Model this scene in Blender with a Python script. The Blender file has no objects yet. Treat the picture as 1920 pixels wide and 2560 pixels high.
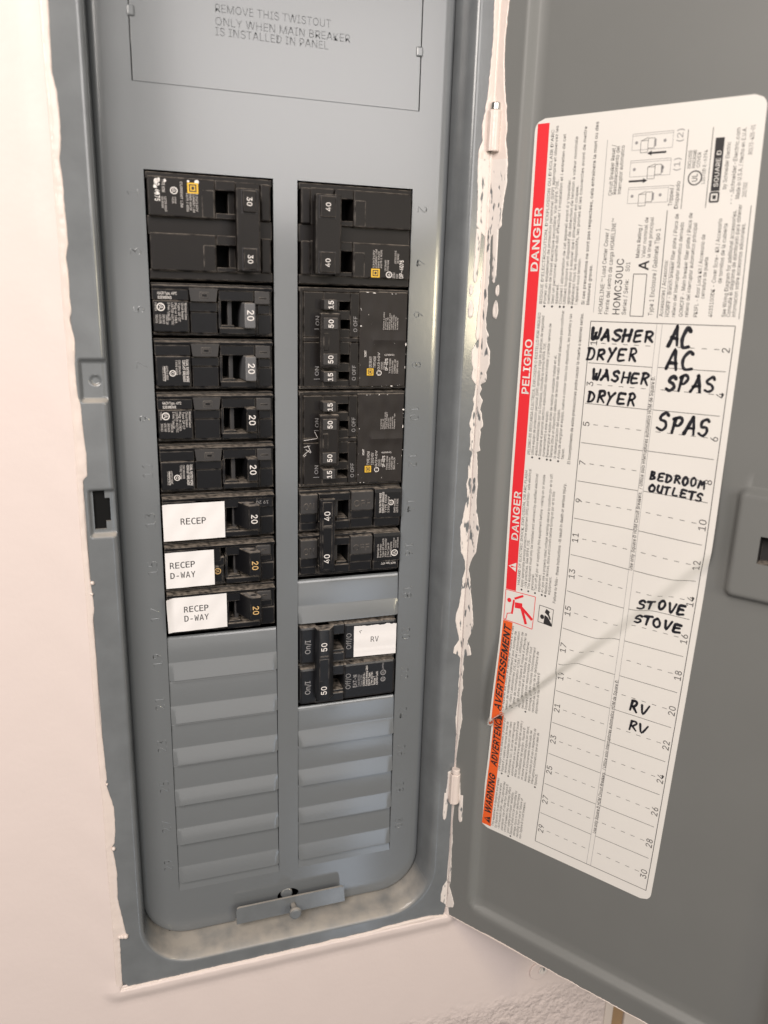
import bpy, bmesh, math, random
import numpy as np
from mathutils import Vector, Matrix, noise as mnoise
rnd = random.Random(7)
SC = bpy.context.scene
COL = SC.collection
MM = 0.001
R = math.radians

# ------------------------------------------------------------------ camera
cam = bpy.data.cameras.new('camera')
cam.sensor_fit = 'VERTICAL'
cam.sensor_height = 36.0
cam.lens = 1943.7 / 2560 * 36.0
cam.clip_start = 0.01
cam.clip_end = 50
cam.dof.use_dof = True
cam.dof.focus_distance = 0.425
cam.dof.aperture_fstop = 8.5
camo = bpy.data.objects.new('camera', cam)
COL.objects.link(camo)
w = np.array([0.270, -0.314, -0.014])
CAMC = (-11.45, -388.15, -52.52)
def rod(w):
    t = np.linalg.norm(w); k = w / t
    K = np.array([[0, -k[2], k[1]], [k[2], 0, -k[0]], [-k[1], k[0], 0]])
    return np.eye(3) + math.sin(t) * K + (1 - math.cos(t)) * K @ K
Rm = rod(w) @ np.array([[1, 0, 0], [0, 0, -1], [0, 1, 0]], float)     # world -> camera (x right, y down, z ahead)
Mc = Matrix([[Rm[0][i], -Rm[1][i], -Rm[2][i]] for i in range(3)])
camo.matrix_world = Matrix.Translation(Vector(CAMC) * MM) @ Mc.to_4x4()
SC.camera = camo

# ------------------------------------------------------------------ light
wd = bpy.data.worlds.new('World'); SC.world = wd; wd.use_nodes = True
bg = wd.node_tree.nodes['Background']
bg.inputs[0].default_value = (1.0, 0.93, 0.88, 1); bg.inputs[1].default_value = 0.12
def area(name, loc, target, sx, sy, power, color):
    l = bpy.data.lights.new(name, 'AREA'); l.shape = 'RECTANGLE'; l.size = sx * MM; l.size_y = sy * MM
    l.energy = power; l.color = color
    o = bpy.data.objects.new(name, l); COL.objects.link(o)
    o.location = Vector(loc) * MM
    o.rotation_euler = (Vector(target) - Vector(loc)).to_track_quat('-Z', 'Y').to_euler()
    return o
area('ceiling_light', (500, -1800, 440), (60, 0, 0), 760, 620, 8.6, (1.0, 0.95, 0.93))
area('room_light', (-420, -800, 470), (40, 0, -140), 560, 560, 11.8, (1.0, 0.925, 0.865))
area('far_room_light', (240, -2500, -330), (60, 0, -150), 900, 780, 2.5, (1.0, 0.96, 0.93))
area('window_light', (437, -1200, -530), (100, 0, -330), 105, 440, 0.42, (0.66, 0.80, 1.0))
area('floor_reflection_light', (437, -1200, -1400), (100, 0, -370), 120, 300, 0.32, (0.70, 0.82, 1.0))  # unseen lamp standing in for bluish light reflected off the floor
area('sunlit_window', (600, -950, -58), (60, 0, -58), 60, 150, 1.5, (1.0, 0.88, 0.60))
SC.view_settings.view_transform = 'Standard'
SC.view_settings.look = 'None'
SC.view_settings.exposure = 0.2
SC.view_settings.gamma = 1.0
SC.view_settings.use_curve_mapping = False

# ------------------------------------------------------------------ materials
MATS = {}
def mat(name, color, rough=0.5, spec=0.5, bump=0.0, bscale=400.0, var=0.0, coat=0.0, metal=0.0, bdist=0.0002):
    m = bpy.data.materials.new(name); m.use_nodes = True
    nt = m.node_tree; N = nt.nodes; L = nt.links
    b = N['Principled BSDF']
    b.inputs['Base Color'].default_value = (*color, 1)
    b.inputs['Roughness'].default_value = rough
    b.inputs['Specular IOR Level'].default_value = spec
    b.inputs['Metallic'].default_value = metal
    b.inputs['Coat Weight'].default_value = coat
    b.inputs['Coat Roughness'].default_value = 0.12
    tc = N.new('ShaderNodeTexCoord')
    if var:
        n = N.new('ShaderNodeTexNoise'); n.inputs['Scale'].default_value = 30; n.inputs['Detail'].default_value = 5
        L.new(tc.outputs['Object'], n.inputs['Vector'])
        mx = N.new('ShaderNodeMix'); mx.data_type = 'RGBA'
        L.new(n.outputs['Fac'], mx.inputs[0])
        mx.inputs[6].default_value = (*[c * (1 - var) for c in color], 1)
        mx.inputs[7].default_value = (*[min(1, c * (1 + var)) for c in color], 1)
        L.new(mx.outputs[2], b.inputs['Base Color'])
        mr = N.new('ShaderNodeMapRange'); mr.inputs[3].default_value = rough * 0.95; mr.inputs[4].default_value = min(1, rough * 1.06)
        L.new(n.outputs['Fac'], mr.inputs[0]); L.new(mr.outputs[0], b.inputs['Roughness'])
    if bump:
        n2 = N.new('ShaderNodeTexNoise'); n2.inputs['Scale'].default_value = bscale; n2.inputs['Detail'].default_value = 3
        L.new(tc.outputs['Object'], n2.inputs['Vector'])
        bp = N.new('ShaderNodeBump'); bp.inputs['Strength'].default_value = bump; bp.inputs['Distance'].default_value = bdist
        L.new(n2.outputs['Fac'], bp.inputs['Height']); L.new(bp.outputs[0], b.inputs['Normal'])
    MATS[name] = m
    return m

def dusty(name, color, rough, dust=(0.34, 0.29, 0.24), amount=0.8, edge=(0.20, 0.175, 0.152), edgeamt=0.8, coat=0.0, d0=0.35, d1=0.85, n0=0.32, n1=0.62, nsc=380, spec=0.5):
    """plastic or paint with dust lying on faces that look upward and worn, paler edges"""
    m = mat(name, color, rough, spec, coat=coat)
    nt = m.node_tree; N = nt.nodes; L = nt.links; b = N['Principled BSDF']
    tc = [n for n in N if n.type == 'TEX_COORD'][0]
    ge = N.new('ShaderNodeNewGeometry')
    sp = N.new('ShaderNodeSeparateXYZ'); L.new(ge.outputs['Normal'], sp.inputs[0])
    up = N.new('ShaderNodeMapRange'); up.inputs[1].default_value = d0; up.inputs[2].default_value = d1
    L.new(sp.outputs[2], up.inputs[0])
    ns = N.new('ShaderNodeTexNoise'); ns.inputs['Scale'].default_value = nsc; ns.inputs['Detail'].default_value = 6
    L.new(tc.outputs['Object'], ns.inputs['Vector'])
    nr = N.new('ShaderNodeMapRange'); nr.inputs[1].default_value = n0; nr.inputs[2].default_value = n1
    L.new(ns.outputs['Fac'], nr.inputs[0])
    mu = N.new('ShaderNodeMath'); mu.operation = 'MULTIPLY'; L.new(up.outputs[0], mu.inputs[0]); L.new(nr.outputs[0], mu.inputs[1])
    mu2 = N.new('ShaderNodeMath'); mu2.operation = 'MULTIPLY'; L.new(mu.outputs[0], mu2.inputs[0]); mu2.inputs[1].default_value = amount
    last = None
    col0 = N.new('ShaderNodeTexNoise'); col0.inputs['Scale'].default_value = 60; col0.inputs['Detail'].default_value = 4
    L.new(tc.outputs['Object'], col0.inputs['Vector'])
    mb = N.new('ShaderNodeMix'); mb.data_type = 'RGBA'; L.new(col0.outputs['Fac'], mb.inputs[0])
    mb.inputs[6].default_value = (*[c * 0.75 for c in color], 1); mb.inputs[7].default_value = (*[c * 1.3 for c in color], 1)
    last = mb.outputs[2]
    if edgeamt:
        bv = N.new('ShaderNodeBevel'); bv.samples = 4; bv.inputs[0].default_value = 0.0006
        dt = N.new('ShaderNodeVectorMath'); dt.operation = 'DOT_PRODUCT'
        L.new(bv.outputs[0], dt.inputs[0]); L.new(ge.outputs['Normal'], dt.inputs[1])
        er = N.new('ShaderNodeMapRange'); er.inputs[1].default_value = 0.985; er.inputs[2].default_value = 0.90
        L.new(dt.outputs['Value'], er.inputs[0])
        n3 = N.new('ShaderNodeTexNoise'); n3.inputs['Scale'].default_value = 220; n3.inputs['Detail'].default_value = 4
        L.new(tc.outputs['Object'], n3.inputs['Vector'])
        r3 = N.new('ShaderNodeMapRange'); r3.inputs[1].default_value = 0.38; r3.inputs[2].default_value = 0.6
        L.new(n3.outputs['Fac'], r3.inputs[0])
        me = N.new('ShaderNodeMath'); me.operation = 'MULTIPLY'; L.new(er.outputs[0], me.inputs[0]); L.new(r3.outputs[0], me.inputs[1])
        me2 = N.new('ShaderNodeMath'); me2.operation = 'MULTIPLY'; L.new(me.outputs[0], me2.inputs[0]); me2.inputs[1].default_value = edgeamt
        mx = N.new('ShaderNodeMix'); mx.data_type = 'RGBA'; L.new(me2.outputs[0], mx.inputs[0]); L.new(last, mx.inputs[6])
        mx.inputs[7].default_value = (*edge, 1); last = mx.outputs[2]
    mx2 = N.new('ShaderNodeMix'); mx2.data_type = 'RGBA'; L.new(mu2.outputs[0], mx2.inputs[0]); L.new(last, mx2.inputs[6])
    mx2.inputs[7].default_value = (*dust, 1)
    L.new(mx2.outputs[2], b.inputs['Base Color'])
    rr = N.new('ShaderNodeMapRange'); L.new(mu2.outputs[0], rr.inputs[0]); rr.inputs[3].default_value = rough; rr.inputs[4].default_value = 0.95
    L.new(rr.outputs[0], b.inputs['Roughness'])
    bp = N.new('ShaderNodeBump'); bp.inputs['Strength'].default_value = 0.25; bp.inputs['Distance'].default_value = 0.0001
    n4 = N.new('ShaderNodeTexNoise'); n4.inputs['Scale'].default_value = 900
    L.new(tc.outputs['Object'], n4.inputs['Vector']); L.new(n4.outputs['Fac'], bp.inputs['Height']); L.new(bp.outputs[0], b.inputs['Normal'])
    return m

GREY = (0.147, 0.156, 0.162)
mat('grey_paint', GREY, 0.21, 0.5, bump=0.10, bscale=260, var=0.05, coat=0.5)
dusty('grey_trim', GREY, 0.22, dust=(0.40, 0.36, 0.31), amount=0.8, edge=(0.42, 0.41, 0.40), edgeamt=0.0, coat=0.4, d0=0.25, d1=0.7, n0=0.1, n1=0.6, nsc=90)
mat('grey_door', (0.163, 0.165, 0.158), 0.46, 0.4, bump=0.08, bscale=300, var=0.04)
mat('inside_shade', (0.004, 0.004, 0.004), 0.8, 0.2)  # near-black base that puts the shade of deep openings into the colour
dusty('black_plastic', (0.006, 0.006, 0.0072), 0.44, spec=0.2)
dusty('brown_black_plastic', (0.0100, 0.0082, 0.0076), 0.48, spec=0.22)
dusty('grey_black_plastic', (0.036, 0.034, 0.034), 0.5, spec=0.3, edgeamt=0.4)
dusty('grey_handle', (0.10, 0.10, 0.105), 0.6, edgeamt=0.6, edge=(0.4, 0.38, 0.36))
dusty('blue_black_plastic', (0.0085, 0.009, 0.0108), 0.38, edgeamt=0.5)
mat('sticker_black', (0.017, 0.0135, 0.012), 0.55, 0.3, var=0.2, bump=0.1, bscale=120)
mat('white_ink', (0.74, 0.70, 0.67), 0.6)
mat('grey_ink', (0.28, 0.27, 0.27), 0.6)
mat('faint_ink', (0.46, 0.43, 0.41), 0.6)
mat('orange_ink', (0.62, 0.40, 0.16), 0.6)
mat('yellow_ink', (0.72, 0.43, 0.02), 0.5)
mat('black_ink', (0.022, 0.020, 0.022), 0.6)
mat('print_ink', (0.03, 0.028, 0.028), 0.6)
mat('marker_ink', (0.012, 0.012, 0.018), 0.45)
mat('red_ink', (0.78, 0.025, 0.035), 0.45)
mat('orange_band', (0.80, 0.115, 0.02), 0.45)
mat('paper', (0.77, 0.745, 0.735), 0.6, var=0.03, bump=0.3, bscale=75, bdist=0.0006)
mat('label_paper', (0.745, 0.715, 0.672), 0.5, var=0.02, bump=0.12, bscale=70)
mat('steel', (0.62, 0.60, 0.57), 0.25, metal=1.0)
mat('wood', (0.30, 0.19, 0.10), 0.7, var=0.35, bump=0.4, bscale=120)
mat('white_board', (0.62, 0.54, 0.48), 0.6, var=0.05, bump=0.1, bscale=90)

def paint_mats():
    # dried wall paint, patchy where it has rubbed off the metal
    m = mat('dried_paint', (0.68, 0.595, 0.545), 0.36)
    nt = m.node_tree; N = nt.nodes; L = nt.links; b = N['Principled BSDF']
    tc = [n for n in N if n.type == 'TEX_COORD'][0]
    mp = N.new('ShaderNodeMapping'); mp.inputs['Scale'].default_value = (1, 1, 0.33)
    L.new(tc.outputs['Object'], mp.inputs[0])
    n = N.new('ShaderNodeTexNoise'); n.inputs['Scale'].default_value = 430; n.inputs['Detail'].default_value = 2
    L.new(mp.outputs[0], n.inputs['Vector'])
    r = N.new('ShaderNodeMapRange'); r.inputs[1].default_value = 0.585; r.inputs[2].default_value = 0.66
    L.new(n.outputs['Fac'], r.inputs[0])
    mx = N.new('ShaderNodeMix'); mx.data_type = 'RGBA'; L.new(r.outputs[0], mx.inputs[0])
    mx.inputs[6].default_value = (0.72, 0.655, 0.61, 1); mx.inputs[7].default_value = (*GREY, 1)
    L.new(mx.outputs[2], b.inputs['Base Color'])
    bp = N.new('ShaderNodeBump'); bp.inputs['Strength'].default_value = 0.6; bp.inputs['Distance'].default_value = 0.0003
    bp.invert = True
    L.new(r.outputs[0], bp.inputs['Height']); L.new(bp.outputs[0], b.inputs['Normal'])
    mat('paint_bead', (0.71, 0.61, 0.555), 0.22, bump=0.5, bscale=330, bdist=0.0004, var=0.04)
    # wall: smooth near the panel, rough plaster lower down
    m = mat('wall_paint', (0.70, 0.60, 0.562), 0.5)
    nt = m.node_tree; N = nt.nodes; L = nt.links; b = N['Principled BSDF']
    tc = [n for n in N if n.type == 'TEX_COORD'][0]
    sp = N.new('ShaderNodeSeparateXYZ'); L.new(tc.outputs['Object'], sp.inputs[0])
    big = N.new('ShaderNodeTexNoise'); big.inputs['Scale'].default_value = 22; big.inputs['Detail'].default_value = 2
    L.new(tc.outputs['Object'], big.inputs['Vector'])
    ad = N.new('ShaderNodeMath'); ad.operation = 'MULTIPLY_ADD'; L.new(big.outputs['Fac'], ad.inputs[0]); ad.inputs[1].default_value = 0.02
    L.new(sp.outputs[2], ad.inputs[2])
    mr = N.new('ShaderNodeMapRange'); mr.inputs[1].default_value = -0.493; mr.inputs[2].default_value = -0.509
    L.new(ad.outputs[0], mr.inputs[0])
    f1 = N.new('ShaderNodeTexNoise'); f1.inputs['Scale'].default_value = 170; f1.inputs['Detail'].default_value = 6; f1.inputs['Roughness'].default_value = 0.6
    L.new(tc.outputs['Object'], f1.inputs['Vector'])
    f2 = N.new('ShaderNodeTexNoise'); f2.inputs['Scale'].default_value = 45; f2.inputs['Detail'].default_value = 2
    L.new(tc.outputs['Object'], f2.inputs['Vector'])
    b1 = N.new('ShaderNodeBump'); b1.inputs['Distance'].default_value = 0.004
    L.new(mr.outputs[0], b1.inputs['Strength']); L.new(f1.outputs['Fac'], b1.inputs['Height'])
    b2 = N.new('ShaderNodeBump'); b2.inputs['Distance'].default_value = 0.0012; b2.inputs['Strength'].default_value = 0.18
    L.new(f2.outputs['Fac'], b2.inputs['Height']); L.new(b1.outputs[0], b2.inputs['Normal'])
    f3 = N.new('ShaderNodeTexNoise'); f3.inputs['Scale'].default_value = 330; f3.inputs['Detail'].default_value = 3
    L.new(tc.outputs['Object'], f3.inputs['Vector'])
    b3 = N.new('ShaderNodeBump'); b3.inputs['Distance'].default_value = 0.0004; b3.inputs['Strength'].default_value = 0.22
    L.new(f3.outputs['Fac'], b3.inputs['Height']); L.new(b2.outputs[0], b3.inputs['Normal'])
    L.new(b3.outputs[0], b.inputs['Normal'])
paint_mats()

# ------------------------------------------------------------------ mesh helpers (all lengths in millimetres)
class MB:
    def __init__(s): s.V = []; s.F = []; s.M = []; s.mats = []
    def mi(s, m):
        if m not in s.mats: s.mats.append(m)
        return s.mats.index(m)
    def add(s, V, F, m):
        k = len(s.V); i = s.mi(m)
        s.V += [tuple(v) for v in V]
        for f in F: s.F.append(tuple(k + q for q in f)); s.M.append(i)
        return s
    def box(s, x0, x1, y0, y1, z0, z1, m, bev=0.35, seg=2, taper=None):
        bm = bmesh.new()
        bmesh.ops.create_cube(bm, size=1)
        for v in bm.verts:
            v.co = Vector(((x0 + x1) / 2 + v.co.x * (x1 - x0), (y0 + y1) / 2 + v.co.y * (y1 - y0), (z0 + z1) / 2 + v.co.z * (z1 - z0)))
        if taper:                       # shrink the front (low y) face
            yf = min(y0, y1)
            for v in bm.verts:
                if abs(v.co.y - yf) < 1e-6:
                    v.co.x += taper[0] if v.co.x < (x0 + x1) / 2 else -taper[1]
                    v.co.z += taper[2] if v.co.z < (z0 + z1) / 2 else -taper[3]
        lim = 0.45 * min(abs(x1 - x0), abs(y1 - y0), abs(z1 - z0))
        if bev: bmesh.ops.bevel(bm, geom=list(bm.edges), offset=min(bev, lim), segments=seg, profile=0.5, affect='EDGES')
        return s.addbm(bm, m)
    def prism(s, pts, axis_map, h0, h1, m, bev=0.3):
        """extrude polygon pts (p,q) between h0 and h1; axis_map(p,q,h)->xyz"""
        bm = bmesh.new(); n = len(pts)
        a = [bm.verts.new(axis_map(p, q, h0)) for p, q in pts]; b = [bm.verts.new(axis_map(p, q, h1)) for p, q in pts]
        bm.faces.new(a); bm.faces.new(b[::-1])
        for i in range(n): bm.faces.new((a[i], b[i], b[(i + 1) % n], a[(i + 1) % n]))
        bmesh.ops.recalc_face_normals(bm, faces=list(bm.faces))
        if bev: bmesh.ops.bevel(bm, geom=list(bm.edges), offset=bev, segments=2, profile=0.5, affect='EDGES')
        return s.addbm(bm, m)
    def addbm(s, bm, m):
        bmesh.ops.recalc_face_normals(bm, faces=list(bm.faces))
        bm.verts.index_update()
        s.add([v.co.copy() for v in bm.verts], [[v.index for v in f.verts] for f in bm.faces], m)
        bm.free(); return s
    def cyl(s, c, ax, r, h, m, n=24, bev=0.3, r2=None):
        bm = bmesh.new()
        bmesh.ops.create_cone(bm, cap_ends=True, segments=n, radius1=r, radius2=r if r2 is None else r2, depth=h)
        if bev: bmesh.ops.bevel(bm, geom=[e for e in bm.edges if abs(e.verts[0].co.z - e.verts[1].co.z) < 1e-5], offset=bev, segments=2, profile=0.5, affect='EDGES')
        q = Vector((0, 0, 1)).rotation_difference(Vector(ax)).to_matrix()
        for v in bm.verts: v.co = q @ v.co + Vector(c)
        return s.addbm(bm, m)
    def grid(s, P, m, close_u=False, skip=None, flip=False):
        """P[i][j] points"""
        n = len(P); k = len(P[0]); V = [p for row in P for p in row]; F = []
        for i in range(n if close_u else n - 1):
            for j in range(k - 1):
                i2 = (i + 1) % n
                f = (i * k + j, i2 * k + j, i2 * k + j + 1, i * k + j + 1)
                if skip and skip([V[q] for q in f]): continue
                F.append(f[::-1] if flip else f)
        return s.add(V, F, m)
    def build(s, name, parent=None, origin=(0, 0, 0), angle=16, smooth=True):
        me = bpy.data.meshes.new(name)
        o3 = Vector(origin)
        me.from_pydata([((v[0] - o3[0]) * MM, (v[1] - o3[1]) * MM, (v[2] - o3[2]) * MM) for v in s.V], [], s.F)
        for m in s.mats: me.materials.append(MATS[m])
        me.polygons.foreach_set('material_index', s.M)
        if smooth:
            me.polygons.foreach_set('use_smooth', [True] * len(me.polygons))
            me.set_sharp_from_angle(angle=R(angle))
        me.update()
        o = bpy.data.objects.new(name, me); COL.objects.link(o)
        if parent is None: o.location = o3 * MM
        else:
            o.parent = parent
            pw = Vector(parent['_o']) if '_o' in parent else Vector((0, 0, 0))
            o.location = (o3 - pw) * MM
        o['_o'] = tuple(o3)
        return o
def empty(name, loc):
    o = bpy.data.objects.new(name, None); COL.objects.link(o); o.location = Vector(loc) * MM; o['_o'] = tuple(loc)
    o.empty_display_size = 0.01
    return o
def tag(o, label=None, cat=None, group=None, kind=None):
    for k, v in (('label', label), ('category', cat), ('group', group), ('kind', kind)):
        if v: o[k] = v
    return o

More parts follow.
